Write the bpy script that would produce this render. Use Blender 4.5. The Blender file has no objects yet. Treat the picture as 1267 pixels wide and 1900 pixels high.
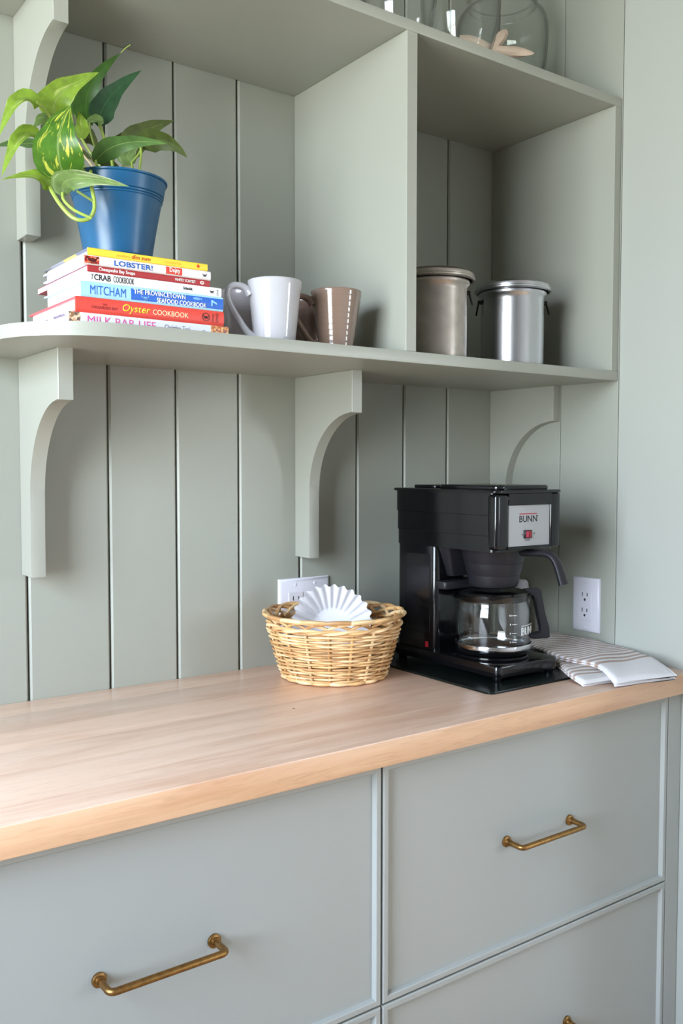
import bpy, bmesh, math, random
from mathutils import Vector, Matrix
random.seed(7)
sc = bpy.context.scene
COL = sc.collection
R = math.radians

# ---------------------------------------------------------------- camera
cam = bpy.data.cameras.new('camera')
cam_ob = bpy.data.objects.new('camera', cam)
COL.objects.link(cam_ob)
cam.sensor_fit = 'VERTICAL'
cam.sensor_height = 36.0
cam.lens = 1700.384 / 1900 * 36.0
cam.clip_start = 0.02
cam_ob.location = (-1.5531, -1.5261, 1.3098)
cam_ob.rotation_euler = (R(90 - 2.8568), R(-0.0453), R(-35.9557))
sc.camera = cam_ob

# ---------------------------------------------------------------- sky, daylight, exposure
SKY = 15.2
world = bpy.data.worlds.new('daylight')
sc.world = world
world.use_nodes = True
wn = world.node_tree.nodes; wl = world.node_tree.links
wn.clear()
w_out = wn.new('ShaderNodeOutputWorld'); w_bg = wn.new('ShaderNodeBackground')
w_tc = wn.new('ShaderNodeTexCoord'); w_sep = wn.new('ShaderNodeSeparateXYZ')
w_map = wn.new('ShaderNodeMapRange'); w_map.inputs['From Min'].default_value = -1; w_map.inputs['From Max'].default_value = 1
w_ramp = wn.new('ShaderNodeValToRGB')
er = w_ramp.color_ramp
er.elements[0].position = 0.0; er.elements[0].color = (0.60, 0.60, 0.56, 1)      # sunlit ground
er.elements[1].position = 1.0; er.elements[1].color = (0.42, 0.62, 1.0, 1)       # zenith
for p, c in ((0.44, (0.66, 0.70, 0.66, 1)), (0.53, (0.74, 0.83, 0.90, 1)), (0.62, (0.74, 0.86, 1.0, 1))):
    e = er.elements.new(p); e.color = c
wl.new(w_tc.outputs['Generated'], w_sep.inputs[0]); wl.new(w_sep.outputs['Z'], w_map.inputs['Value'])
wl.new(w_map.outputs[0], w_ramp.inputs[0]); wl.new(w_ramp.outputs[0], w_bg.inputs['Color'])
w_bg.inputs['Strength'].default_value = SKY
wl.new(w_bg.outputs[0], w_out.inputs[0])

# windows of the room: (axis, wall position, a0, a1, z0, z1)
WIN_LEFT = (-2.7, -1.72, -0.46, 0.88, 2.42)      # in the left wall x = -2.7, y range
WIN_FRONT = (-3.6, 1.20, 1.85, 1.0, 2.10)       # in the front wall y = -3.6, x range


def portal(name, loc, rot, sx, sy):
    l = bpy.data.lights.new(name, 'AREA'); l.shape = 'RECTANGLE'; l.size = sx; l.size_y = sy
    l.cycles.is_portal = True
    o = bpy.data.objects.new(name, l); COL.objects.link(o); o.location = loc; o.rotation_euler = rot
    return o
x, a0, a1, z0, z1 = WIN_LEFT
portal('window_daylight', (x - 0.06, (a0 + a1) / 2, (z0 + z1) / 2), (0, R(-90), 0), z1 - z0, a1 - a0)
for y, a0, a1, z0, z1 in (WIN_FRONT,):
    portal('window_daylight', ((a0 + a1) / 2, y - 0.06, (z0 + z1) / 2), (R(90), 0, 0), a1 - a0, z1 - z0)

vs = sc.view_settings
vs.view_transform = 'Standard'; vs.look = 'None'; vs.gamma = 1.0; vs.use_curve_mapping = False
vs.exposure = 1.05
sc.display_settings.display_device = 'sRGB'
cy = sc.cycles
cy.use_denoising = True
cy.max_bounces = 10; cy.diffuse_bounces = 6; cy.glossy_bounces = 4; cy.transparent_max_bounces = 16
cy.sample_clamp_indirect = 6.0
cy.caustics_reflective = False; cy.caustics_refractive = False

# ---------------------------------------------------------------- materials
def lin(c):
    return tuple(((v / 255) / 12.92 if v / 255 <= 0.04045 else ((v / 255 + 0.055) / 1.055) ** 2.4) for v in c)

def base_mat(name):
    m = bpy.data.materials.new(name); m.use_nodes = True
    nt = m.node_tree
    return m, nt, nt.nodes['Principled BSDF']

def mat(name, rgb, rough=0.5, metal=0.0, spec=0.5, bump=0.0, bscale=200.0, stretch=(1, 1, 1), vary=0.0, coat=0.0):
    m, nt, p = base_mat(name)
    c = lin(rgb)
    p.inputs['Base Color'].default_value = (*c, 1)
    p.inputs['Roughness'].default_value = rough
    p.inputs['Metallic'].default_value = metal
    p.inputs['Specular IOR Level'].default_value = spec
    if coat:
        p.inputs['Coat Weight'].default_value = coat; p.inputs['Coat Roughness'].default_value = 0.05
    if bump or vary:
        tc = nt.nodes.new('ShaderNodeTexCoord'); mp = nt.nodes.new('ShaderNodeMapping')
        mp.inputs['Scale'].default_value = stretch
        nz = nt.nodes.new('ShaderNodeTexNoise'); nz.inputs['Scale'].default_value = bscale; nz.inputs['Detail'].default_value = 4
        nt.links.new(tc.outputs['Object'], mp.inputs[0]); nt.links.new(mp.outputs[0], nz.inputs['Vector'])
        if bump:
            b = nt.nodes.new('ShaderNodeBump'); b.inputs['Strength'].default_value = bump; b.inputs['Distance'].default_value = 0.001
            nt.links.new(nz.outputs['Fac'], b.inputs['Height']); nt.links.new(b.outputs[0], p.inputs['Normal'])
        if vary:
            mx = nt.nodes.new('ShaderNodeValToRGB')
            mx.color_ramp.elements[0].position = 0.3; mx.color_ramp.elements[1].position = 0.7
            mx.color_ramp.elements[0].color = (*[v * (1 - vary) for v in c], 1)
            mx.color_ramp.elements[1].color = (*[min(1, v * (1 + vary)) for v in c], 1)
            nt.links.new(nz.outputs['Fac'], mx.inputs[0]); nt.links.new(mx.outputs[0], p.inputs['Base Color'])
    return m

def glass_mat(name, tint=(1, 1, 1), ior=1.45, rough=0.0):
    m = bpy.data.materials.new(name); m.use_nodes = True
    nt = m.node_tree; nt.nodes.clear()
    out = nt.nodes.new('ShaderNodeOutputMaterial'); mix = nt.nodes.new('ShaderNodeMixShader')
    tr = nt.nodes.new('ShaderNodeBsdfTransparent'); gl = nt.nodes.new('ShaderNodeBsdfGlossy')
    # symmetric Schlick reflectance, the same from both sides of the glass
    lw = nt.nodes.new('ShaderNodeLayerWeight'); pw = nt.nodes.new('ShaderNodeMath'); pw.operation = 'POWER'; pw.inputs[1].default_value = 5.0
    fr = nt.nodes.new('ShaderNodeMath'); fr.operation = 'MULTIPLY_ADD'; f0 = ((ior - 1) / (ior + 1)) ** 2
    fr.inputs[1].default_value = 0.75; fr.inputs[2].default_value = f0
    # longer path through the wall towards the outline: the glass looks greyer there
    p3 = nt.nodes.new('ShaderNodeMath'); p3.operation = 'POWER'; p3.inputs[1].default_value = 4.0
    tm = nt.nodes.new('ShaderNodeMix'); tm.data_type = 'RGBA'
    tm.inputs[6].default_value = (*tint, 1); tm.inputs[7].default_value = (*[v * 0.45 for v in tint], 1)
    nt.links.new(lw.outputs['Facing'], p3.inputs[0]); nt.links.new(p3.outputs[0], tm.inputs[0]); nt.links.new(tm.outputs[2], tr.inputs['Color'])
    nt.links.new(lw.outputs['Facing'], pw.inputs[0]); nt.links.new(pw.outputs[0], fr.inputs[0])
    tr.inputs['Color'].default_value = (*tint, 1); gl.inputs['Roughness'].default_value = rough
    nt.links.new(fr.outputs[0], mix.inputs[0]); nt.links.new(tr.outputs[0], mix.inputs[1]); nt.links.new(gl.outputs[0], mix.inputs[2])
    nt.links.new(mix.outputs[0], out.inputs[0])
    return m

def wood_mat():
    m, nt, p = base_mat('maple_worktop')
    N = nt.nodes.new; L = nt.links.new
    tc = N('ShaderNodeTexCoord')
    sep = N('ShaderNodeSeparateXYZ'); L(tc.outputs['Object'], sep.inputs[0])
    # glued staves run along x, each about 9 cm wide with its own tone
    mul = N('ShaderNodeMath'); mul.operation = 'MULTIPLY'; mul.inputs[1].default_value = 11.0; L(sep.outputs['Y'], mul.inputs[0])
    fl = N('ShaderNodeMath'); fl.operation = 'FLOOR'; L(mul.outputs[0], fl.inputs[0])
    wn_ = N('ShaderNodeTexWhiteNoise'); wn_.noise_dimensions = '1D'; L(fl.outputs[0], wn_.inputs['W'])
    offs = N('ShaderNodeMath'); offs.operation = 'MULTIPLY'; offs.inputs[1].default_value = 7.0; L(wn_.outputs['Value'], offs.inputs[0])
    comb = N('ShaderNodeCombineXYZ')
    ax = N('ShaderNodeMath'); ax.operation = 'ADD'; L(sep.outputs['X'], ax.inputs[0]); L(offs.outputs[0], ax.inputs[1])
    L(ax.outputs[0], comb.inputs['X']); L(sep.outputs['Y'], comb.inputs['Y']); L(sep.outputs['Z'], comb.inputs['Z'])
    mp = N('ShaderNodeMapping'); mp.inputs['Scale'].default_value = (1.6, 14, 14); L(comb.outputs[0], mp.inputs[0])
    n1 = N('ShaderNodeTexNoise'); n1.inputs['Scale'].default_value = 1.6; n1.inputs['Detail'].default_value = 6; n1.inputs['Distortion'].default_value = 1.2
    L(mp.outputs[0], n1.inputs['Vector'])
    r1 = N('ShaderNodeValToRGB')
    r1.color_ramp.elements[0].position = 0.28; r1.color_ramp.elements[0].color = (*lin((230, 184, 154)), 1)
    r1.color_ramp.elements[1].position = 0.62; r1.color_ramp.elements[1].color = (*lin((253, 218, 194)), 1)
    L(n1.outputs['Fac'], r1.inputs[0])
    # fine darker grain streaks
    mp2 = N('ShaderNodeMapping'); mp2.inputs['Scale'].default_value = (5, 60, 60); L(comb.outputs[0], mp2.inputs[0])
    n2 = N('ShaderNodeTexNoise'); n2.inputs['Scale'].default_value = 2.2; n2.inputs['Detail'].default_value = 5; n2.inputs['Distortion'].default_value = 2.0
    L(mp2.outputs[0], n2.inputs['Vector'])
    r2 = N('ShaderNodeValToRGB')
    r2.color_ramp.elements[0].position = 0.30; r2.color_ramp.elements[0].color = (0.72, 0.62, 0.56, 1)
    r2.color_ramp.elements[1].position = 0.46; r2.color_ramp.elements[1].color = (1, 1, 1, 1)
    L(n2.outputs['Fac'], r2.inputs[0])
    m1 = N('ShaderNodeMix'); m1.data_type = 'RGBA'; m1.blend_type = 'MULTIPLY'; m1.inputs[0].default_value = 0.38
    L(r1.outputs[0], m1.inputs[6]); L(r2.outputs[0], m1.inputs[7])
    tone = N('ShaderNodeMapRange'); tone.inputs['To Min'].default_value = 0.82; tone.inputs['To Max'].default_value = 1.07
    L(wn_.outputs['Value'], tone.inputs['Value'])
    m2 = N('ShaderNodeMix'); m2.data_type = 'RGBA'; m2.blend_type = 'MULTIPLY'; m2.inputs[0].default_value = 1.0
    L(m1.outputs[2], m2.inputs[6]); L(tone.outputs[0], m2.inputs[7])
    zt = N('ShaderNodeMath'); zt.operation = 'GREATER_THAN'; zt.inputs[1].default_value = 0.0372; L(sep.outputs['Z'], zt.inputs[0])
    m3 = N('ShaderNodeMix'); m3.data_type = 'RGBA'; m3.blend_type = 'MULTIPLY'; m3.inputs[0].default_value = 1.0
    L(m2.outputs[2], m3.inputs[6]); m3.inputs[7].default_value = (0.99, 0.86, 0.68, 1)          # edge tinted more orange; the top's pale glare is painted into its colour
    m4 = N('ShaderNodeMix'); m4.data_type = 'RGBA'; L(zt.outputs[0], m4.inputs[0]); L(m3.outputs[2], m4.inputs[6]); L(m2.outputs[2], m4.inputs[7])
    L(m4.outputs[2], p.inputs['Base Color'])
    p.inputs['Roughness'].default_value = 0.42
    p.inputs['Coat Weight'].default_value = 0.6; p.inputs['Coat Roughness'].default_value = 0.32
    b = N('ShaderNodeBump'); b.inputs['Strength'].default_value = 0.08; b.inputs['Distance'].default_value = 0.001
    L(n2.outputs['Fac'], b.inputs['Height']); L(b.outputs[0], p.inputs['Normal'])
    return m

def leaf_mat(name, rgb, spot=None, amount=0.0, vein=(150, 172, 100), stretch=(3.0, 14.0), soft=0.06):
    m = bpy.data.materials.new(name); m.use_nodes = True
    nt = m.node_tree; p = nt.nodes['Principled BSDF']; out = nt.nodes['Material Output']
    N = nt.nodes.new; L = nt.links.new
    uv = N('ShaderNodeTexCoord'); sep = N('ShaderNodeSeparateXYZ'); L(uv.outputs['UV'], sep.inputs[0])
    d = N('ShaderNodeMath'); d.operation = 'SUBTRACT'; d.inputs[1].default_value = 0.5; L(sep.outputs['Y'], d.inputs[0])
    a = N('ShaderNodeMath'); a.operation = 'ABSOLUTE'; L(d.outputs[0], a.inputs[0])
    rib = N('ShaderNodeMapRange'); rib.inputs['From Min'].default_value = 0.012; rib.inputs['From Max'].default_value = 0.03
    rib.inputs['To Min'].default_value = 0.6; rib.inputs['To Max'].default_value = 0.0; L(a.outputs[0], rib.inputs['Value'])
    nz = N('ShaderNodeTexNoise'); nz.inputs['Scale'].default_value = 60; nz.inputs['Detail'].default_value = 3
    L(uv.outputs['Object'], nz.inputs['Vector'])
    rp = N('ShaderNodeValToRGB'); c = lin(rgb)
    rp.color_ramp.elements[0].position = 0.3; rp.color_ramp.elements[0].color = (*[v * 0.72 for v in c], 1)
    rp.color_ramp.elements[1].position = 0.7; rp.color_ramp.elements[1].color = (*[min(1, v * 1.2) for v in c], 1)
    L(nz.outputs['Fac'], rp.inputs[0])
    col = rp.outputs[0]
    if spot:
        mp = N('ShaderNodeMapping'); mp.inputs['Scale'].default_value = (*stretch, 1); L(uv.outputs['UV'], mp.inputs[0])
        n2 = N('ShaderNodeTexNoise'); n2.inputs['Scale'].default_value = 1.3; n2.inputs['Detail'].default_value = 3; n2.inputs['Distortion'].default_value = 0.6
        L(mp.outputs[0], n2.inputs['Vector'])
        r2 = N('ShaderNodeValToRGB'); r2.color_ramp.elements[0].position = 0.60 - amount; r2.color_ramp.elements[1].position = 0.60 - amount + soft
        L(n2.outputs['Fac'], r2.inputs[0])
        mx = N('ShaderNodeMix'); mx.data_type = 'RGBA'; L(r2.outputs[0], mx.inputs[0]); L(col, mx.inputs[6]); mx.inputs[7].default_value = (*lin(spot), 1)
        col = mx.outputs[2]
    mv = N('ShaderNodeMix'); mv.data_type = 'RGBA'; L(rib.outputs[0], mv.inputs[0]); L(col, mv.inputs[6]); mv.inputs[7].default_value = (*lin(vein), 1)
    L(mv.outputs[2], p.inputs['Base Color']); p.inputs['Roughness'].default_value = 0.38
    tl = N('ShaderNodeBsdfTranslucent'); L(mv.outputs[2], tl.inputs['Color'])
    ms = N('ShaderNodeMixShader'); ms.inputs[0].default_value = 0.3
    L(p.outputs[0], ms.inputs[1]); L(tl.outputs[0], ms.inputs[2]); L(ms.outputs[0], out.inputs[0])
    return m

def bands_mat(name, axis, stops, rough=0.35, coord='Object', vary=0.0):
    """flat print: colour bands along one axis, stops = [(position, rgb), ...] in metres (Object) or 0..1 (UV)"""
    m, nt, p = base_mat(name)
    tc = nt.nodes.new('ShaderNodeTexCoord'); sep = nt.nodes.new('ShaderNodeSeparateXYZ')
    nt.links.new(tc.outputs[coord], sep.inputs[0])
    lo = min(s[0] for s in stops); hi = max(s[0] for s in stops) + 1e-6
    mr = nt.nodes.new('ShaderNodeMapRange'); mr.inputs['From Min'].default_value = lo; mr.inputs['From Max'].default_value = hi
    nt.links.new(sep.outputs[axis], mr.inputs['Value'])
    rp = nt.nodes.new('ShaderNodeValToRGB'); rp.color_ramp.interpolation = 'CONSTANT'
    el = rp.color_ramp.elements
    el[0].position = 0; el[0].color = (*lin(stops[0][1]), 1)
    el[1].position = 1; el[1].color = (*lin(stops[-1][1]), 1)
    for s, c in stops[1:-1]:
        e = el.new((s - lo) / (hi - lo)); e.color = (*lin(c), 1)
    nt.links.new(mr.outputs[0], rp.inputs[0]); nt.links.new(rp.outputs[0], p.inputs['Base Color'])
    p.inputs['Roughness'].default_value = rough
    return m

def towel_mat(name, edge):
    """white cotton with tan stripes across the cloth; edge = where the plain white hem begins (UV x)"""
    m, nt, p = base_mat(name)
    N = nt.nodes.new; L = nt.links.new
    tc = N('ShaderNodeTexCoord'); sep = N('ShaderNodeSeparateXYZ'); L(tc.outputs['UV'], sep.inputs[0])
    def wave(freq, duty, lo, hi):
        a = N('ShaderNodeMath'); a.operation = 'MULTIPLY'; a.inputs[1].default_value = freq; L(sep.outputs['X'], a.inputs[0])
        f = N('ShaderNodeMath'); f.operation = 'FRACT'; L(a.outputs[0], f.inputs[0])
        g = N('ShaderNodeMath'); g.operation = 'LESS_THAN'; g.inputs[1].default_value = duty; L(f.outputs[0], g.inputs[0])
        u = N('ShaderNodeMath'); u.operation = 'GREATER_THAN'; u.inputs[1].default_value = lo; L(sep.outputs['X'], u.inputs[0])
        v = N('ShaderNodeMath'); v.operation = 'LESS_THAN'; v.inputs[1].default_value = hi; L(sep.outputs['X'], v.inputs[0])
        k = N('ShaderNodeMath'); k.operation = 'MULTIPLY'; L(g.outputs[0], k.inputs[0]); L(u.outputs[0], k.inputs[1])
        k2 = N('ShaderNodeMath'); k2.operation = 'MULTIPLY'; L(k.outputs[0], k2.inputs[0]); L(v.outputs[0], k2.inputs[1])
        return k2.outputs[0]
    s1 = wave(26, 0.55, -1, edge - 0.19); s2 = wave(16, 0.5, edge - 0.19, edge)
    ad = N('ShaderNodeMath'); ad.operation = 'ADD'; ad.use_clamp = True; L(s1, ad.inputs[0]); L(s2, ad.inputs[1])
    # the stripes are woven of short stitches
    ck = N('ShaderNodeTexNoise'); mp = N('ShaderNodeMapping'); mp.inputs['Scale'].default_value = (60, 70, 1); L(tc.outputs['UV'], mp.inputs[0]); L(mp.outputs[0], ck.inputs['Vector'])
    ck.inputs['Scale'].default_value = 1.5
    rr = N('ShaderNodeMapRange'); rr.inputs['From Min'].default_value = 0.35; rr.inputs['From Max'].default_value = 0.6; rr.inputs['To Min'].default_value = 0.55; rr.inputs['To Max'].default_value = 1.0
    L(ck.outputs['Fac'], rr.inputs['Value'])
    ml = N('ShaderNodeMath'); ml.operation = 'MULTIPLY'; L(ad.outputs[0], ml.inputs[0]); L(rr.outputs[0], ml.inputs[1])
    mx = N('ShaderNodeMix'); mx.data_type = 'RGBA'; L(ml.outputs[0], mx.inputs[0])
    mx.inputs[6].default_value = (*lin((222, 218, 220)), 1); mx.inputs[7].default_value = (*lin((166, 136, 116)), 1)
    L(mx.outputs[2], p.inputs['Base Color']); p.inputs['Roughness'].default_value = 0.95
    b = N('ShaderNodeBump'); b.inputs['Strength'].default_value = 0.5; b.inputs['Distance'].default_value = 0.0012
    L(ck.outputs['Fac'], b.inputs['Height']); L(b.outputs[0], p.inputs['Normal'])
    return m

M = {}
M['wall'] = mat('sage_wall_paint', (153, 155, 145), 0.40, bump=0.05, bscale=90)
M['shelf'] = mat('sage_shelf_paint', (157, 158, 148), 0.34, bump=0.04, bscale=60)
M['cabinet'] = mat('sage_cabinet_paint', (166, 168, 164), 0.38, bump=0.04, bscale=70)
M['drywall'] = mat('pale_sage_wall_paint', (166, 168, 161), 0.5)
M['gap'] = mat('shadow_gap', (40, 42, 40), 0.9)
M['room'] = mat('grey_room_paint', (128, 128, 128), 0.8)
M['floor'] = mat('oak_floor', (170, 138, 104), 0.5, vary=0.15, bscale=3, stretch=(1, 12, 1))
M['wood'] = wood_mat()
M['brass'] = mat('aged_brass', (148, 112, 66), 0.40, metal=1.0, vary=0.25, bscale=120)
M['black'] = mat('black_plastic', (10, 10, 12), 0.14, spec=0.5)
M['black_matte'] = mat('matte_black_plastic', (30, 29, 34), 0.42, spec=0.4, bump=0.05, bscale=500)
M['void'] = mat('dark_recess', (8, 8, 9), 0.7)
M['silver'] = mat('silver_faceplate', (176, 176, 180), 0.38, metal=0.35)
M['chrome'] = mat('polished_steel', (205, 205, 208), 0.12, metal=1.0)
M['red'] = mat('red_plastic', (158, 22, 36), 0.3)
M['rocker'] = mat('pink_red_rocker', (168, 52, 76), 0.25)
M['glass'] = glass_mat('clear_glass', (0.985, 0.99, 0.985), 1.5)
M['jar_glass'] = glass_mat('jar_glass', (0.985, 0.99, 0.982), 1.5)
M['mat_glass'] = mat('dark_green_glass_mat', (16, 22, 21), 0.25, spec=0.25, vary=0.2, bscale=9)
M['outlet'] = mat('white_outlet_plastic', (212, 210, 220), 0.3)
M['slot'] = mat('dark_slot', (40, 38, 40), 0.6)
M['paper'] = mat('white_filter_paper', (218, 218, 223), 0.85)
M['wicker'] = [mat('golden_wicker', (214, 172, 118), 0.5, vary=0.15, bscale=40), mat('pale_wicker', (232, 198, 150), 0.48, vary=0.12, bscale=40), mat('brown_wicker', (188, 142, 92), 0.5, vary=0.15, bscale=40)]
M['pot'] = mat('blue_plastic_pot', (22, 84, 126), 0.33)
M['soil'] = mat('potting_soil', (58, 46, 36), 0.95, bump=1.0, bscale=120, vary=0.4)
M['mug_white'] = mat('white_glazed_ceramic', (180, 178, 183), 0.12, coat=0.6)
M['mug_grey'] = mat('mauve_grey_glazed_ceramic', (184, 176, 178), 0.2, coat=0.4)
M['mug_brown'] = mat('taupe_glazed_ceramic', (126, 104, 91), 0.14, coat=0.6)
M['mug_dark'] = mat('dark_brown_glazed_ceramic', (122, 98, 86), 0.2, coat=0.4)
M['alu'] = mat('bright_aluminium', (196, 196, 200), 0.26, metal=1.0, bump=0.06, bscale=30, stretch=(8, 8, 1))
M['alu_old'] = mat('worn_aluminium', (178, 168, 160), 0.36, metal=1.0, bump=0.15, bscale=35, vary=0.12)
M['iron'] = mat('dark_iron', (36, 34, 32), 0.5, metal=0.6)
M['shell'] = mat('pale_peach_starfish', (226, 200, 180), 0.85, bump=0.6, bscale=400)
M['pages'] = mat('book_paper', (246, 244, 244), 0.9, bump=0.4, bscale=300, stretch=(0.2, 0.2, 12))
M['leaf_lime'] = leaf_mat('lime_leaf', (132, 162, 54), (196, 208, 120), 0.02, stretch=(2.2, 4.0), soft=0.16)
M['leaf_green'] = leaf_mat('green_leaf', (84, 118, 60))
M['leaf_dark'] = leaf_mat('dark_green_leaf', (54, 88, 26), vein=(76, 112, 46))
M['leaf_deep'] = leaf_mat('blue_green_leaf', (46, 82, 50), vein=(70, 108, 66))
M['leaf_olive'] = leaf_mat('olive_leaf', (76, 88, 40), vein=(112, 124, 70))
M['leaf_pale'] = leaf_mat('pale_leaf', (120, 148, 84), (196, 204, 164), 0.08, stretch=(1.6, 2.4), soft=0.2)
M['leaf_variegated'] = leaf_mat('variegated_leaf', (78, 122, 38), (206, 210, 84), 0.05, stretch=(3.0, 8.0), soft=0.07)
M['stem_lime'] = mat('lime_stem', (150, 170, 78), 0.45)
M['stem_olive'] = mat('olive_stem', (120, 136, 66), 0.5)
M['stem_tan'] = mat('tan_stem', (182, 160, 122), 0.6)

FLAT = {}
def flat(rgb, rough=0.4):
    if rgb not in FLAT:
        FLAT[rgb] = mat('print_%d_%d_%d' % rgb, rgb, rough)
    return FLAT[rgb]

# ---------------------------------------------------------------- builders
ORG = {}
def new(name, bm, material, parent=None, smooth=True, angle=35, origin=None):
    org = ORG[parent] if parent is not None else (Vector(origin) if origin is not None else Vector((0, 0, 0)))
    if org.length:
        bmesh.ops.translate(bm, verts=bm.verts, vec=-org)
    bmesh.ops.recalc_face_normals(bm, faces=bm.faces)
    me = bpy.data.meshes.new(name)
    bm.to_mesh(me); bm.free()
    if smooth:
        me.shade_smooth(); me.set_sharp_from_angle(angle=R(angle))
    for mm in (material if isinstance(material, (list, tuple)) else [material]):
        me.materials.append(mm)
    o = bpy.data.objects.new(name, me)
    COL.objects.link(o)
    if parent is not None:
        o.parent = parent
    else:
        o.location = org
    ORG[o] = org
    return o

def tag(o, label=None, cat=None, group=None, kind=None):
    if label: o['label'] = label
    if cat: o['category'] = cat
    if group: o['group'] = group
    if kind: o['kind'] = kind
    return o

def thing(name, label, cat, loc, group=None):
    o = bpy.data.objects.new(name, None)
    o.empty_display_size = 0.05
    COL.objects.link(o)
    o.location = loc
    ORG[o] = Vector(loc)
    return tag(o, label, cat, group)

def structure(name, bm, material, **k):
    return tag(new(name, bm, material, **k), kind='structure')

def box(bm, x0, x1, y0, y1, z0, z1, bev=0.0, seg=2, rot=None):
    vs_ = [bm.verts.new((x, y, z)) for z in (z0, z1) for y in (y0, y1) for x in (x0, x1)]
    fs = [bm.faces.new([vs_[i] for i in f]) for f in ((0, 2, 3, 1), (4, 5, 7, 6), (0, 1, 5, 4), (2, 6, 7, 3), (0, 4, 6, 2), (1, 3, 7, 5))]
    if bev:
        es = list({e for f in fs for e in f.edges})
        r = bmesh.ops.bevel(bm, geom=es, offset=bev, segments=seg, affect='EDGES', profile=0.5)
    return bm

def B(*a, **k):
    return box(bmesh.new(), *a, **k)

def prism(bm, pts, axis, a0, a1, bev=0.0, seg=1):
    """pts: 2D outline; axis 'x' (pts = y,z), 'y' (x,z) or 'z' (x,y)"""
    def P(p, a):
        return (a, p[0], p[1]) if axis == 'x' else ((p[0], a, p[1]) if axis == 'y' else (p[0], p[1], a))
    lo = [bm.verts.new(P(p, a0)) for p in pts]; hi = [bm.verts.new(P(p, a1)) for p in pts]
    n = len(pts); fs = [bm.faces.new(lo), bm.faces.new(hi)]
    for i in range(n):
        fs.append(bm.faces.new((lo[i], lo[(i + 1) % n], hi[(i + 1) % n], hi[i])))
    if bev:
        es = list({e for f in fs[:2] for e in f.edges})
        bmesh.ops.bevel(bm, geom=es, offset=bev, segments=seg, affect='EDGES', profile=0.5)
    return bm

def rrect(x0, x1, y0, y1, r, n=5):
    pts = []
    for cx_, cy_, a in ((x1 - r, y1 - r, 0), (x0 + r, y1 - r, 90), (x0 + r, y0 + r, 180), (x1 - r, y0 + r, 270)):
        for i in range(n + 1):
            t = R(a + 90 * i / n); pts.append((cx_ + r * math.cos(t), cy_ + r * math.sin(t)))
    return pts

def loft(bm, rings, cap=True):
    vr = [[bm.verts.new(p) for p in ring] for ring in rings]
    n = len(vr[0])
    for a, b in zip(vr, vr[1:]):
        for i in range(n):
            bm.faces.new((a[i], a[(i + 1) % n], b[(i + 1) % n], b[i]))
    if cap:
        bm.faces.new(vr[0]); bm.faces.new(vr[-1])
    return bm

def lathe(bm, prof, c, n=48, fn=None):
    """prof: list of (r, z) from c; open ends are closed with fans where r is 0"""
    rings = []
    for r, z in prof:
        if r < 1e-6:
            rings.append([bm.verts.new((c[0], c[1], c[2] + z))])
        else:
            ring = []
            for i in range(n):
                a = 2 * math.pi * i / n
                rr, zz = (r, z) if fn is None else fn(r, z, a)
                ring.append(bm.verts.new((c[0] + rr * math.cos(a), c[1] + rr * math.sin(a), c[2] + zz)))
            rings.append(ring)
    for a, b in zip(rings, rings[1:]):
        if len(a) == 1 and len(b) == 1: continue
        for i in range(n):
            j = (i + 1) % n
            if len(a) == 1: bm.faces.new((a[0], b[i], b[j]))
            elif len(b) == 1: bm.faces.new((a[i], a[j], b[0]))
            else: bm.faces.new((a[i], a[j], b[j], b[i]))
    return bm

def smooth_path(pts, k=4):
    pts = [Vector(p) for p in pts]
    if len(pts) < 3: return pts
    out = []
    for i in range(len(pts) - 1):
        p0 = pts[max(0, i - 1)]; p1 = pts[i]; p2 = pts[i + 1]; p3 = pts[min(len(pts) - 1, i + 2)]
        for s in range(k):
            t = s / k
            out.append(0.5 * ((2 * p1) + (p2 - p0) * t + (2 * p0 - 5 * p1 + 4 * p2 - p3) * t * t + (3 * p1 - p0 - 3 * p2 + p3) * t ** 3))
    out.append(pts[-1])
    return out

def tube(bm, pts, r, n=8, closed=False, flat_=1.0, up=None):
    pts = [Vector(p) for p in pts]
    m = len(pts); rings = []
    prev = None
    for i in range(m):
        if closed: t = pts[(i + 1) % m] - pts[i - 1]
        else: t = pts[min(m - 1, i + 1)] - pts[max(0, i - 1)]
        t.normalize()
        if up is not None:
            u = Vector(up); u = (u - t * u.dot(t)).normalized()
        elif prev is None:
            u = Vector((0, 0, 1)) if abs(t.z) < 0.9 else Vector((1, 0, 0))
            u = (u - t * u.dot(t)).normalized()
        else:
            u = (prev - t * prev.dot(t)).normalized()
        prev = u
        v = t.cross(u)
        rad = r[i] if isinstance(r, (list, tuple)) else r
        rings.append([bm.verts.new(pts[i] + (u * math.cos(2 * math.pi * k / n) + v * math.sin(2 * math.pi * k / n) * flat_) * rad) for k in range(n)])
    seq = list(zip(rings, rings[1:])) + ([(rings[-1], rings[0])] if closed else [])
    for a, b in seq:
        for k in range(n):
            bm.faces.new((a[k], a[(k + 1) % n], b[(k + 1) % n], b[k]))
    if not closed:
        bm.faces.new(rings[0]); bm.faces.new(rings[-1])
    return bm

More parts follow.
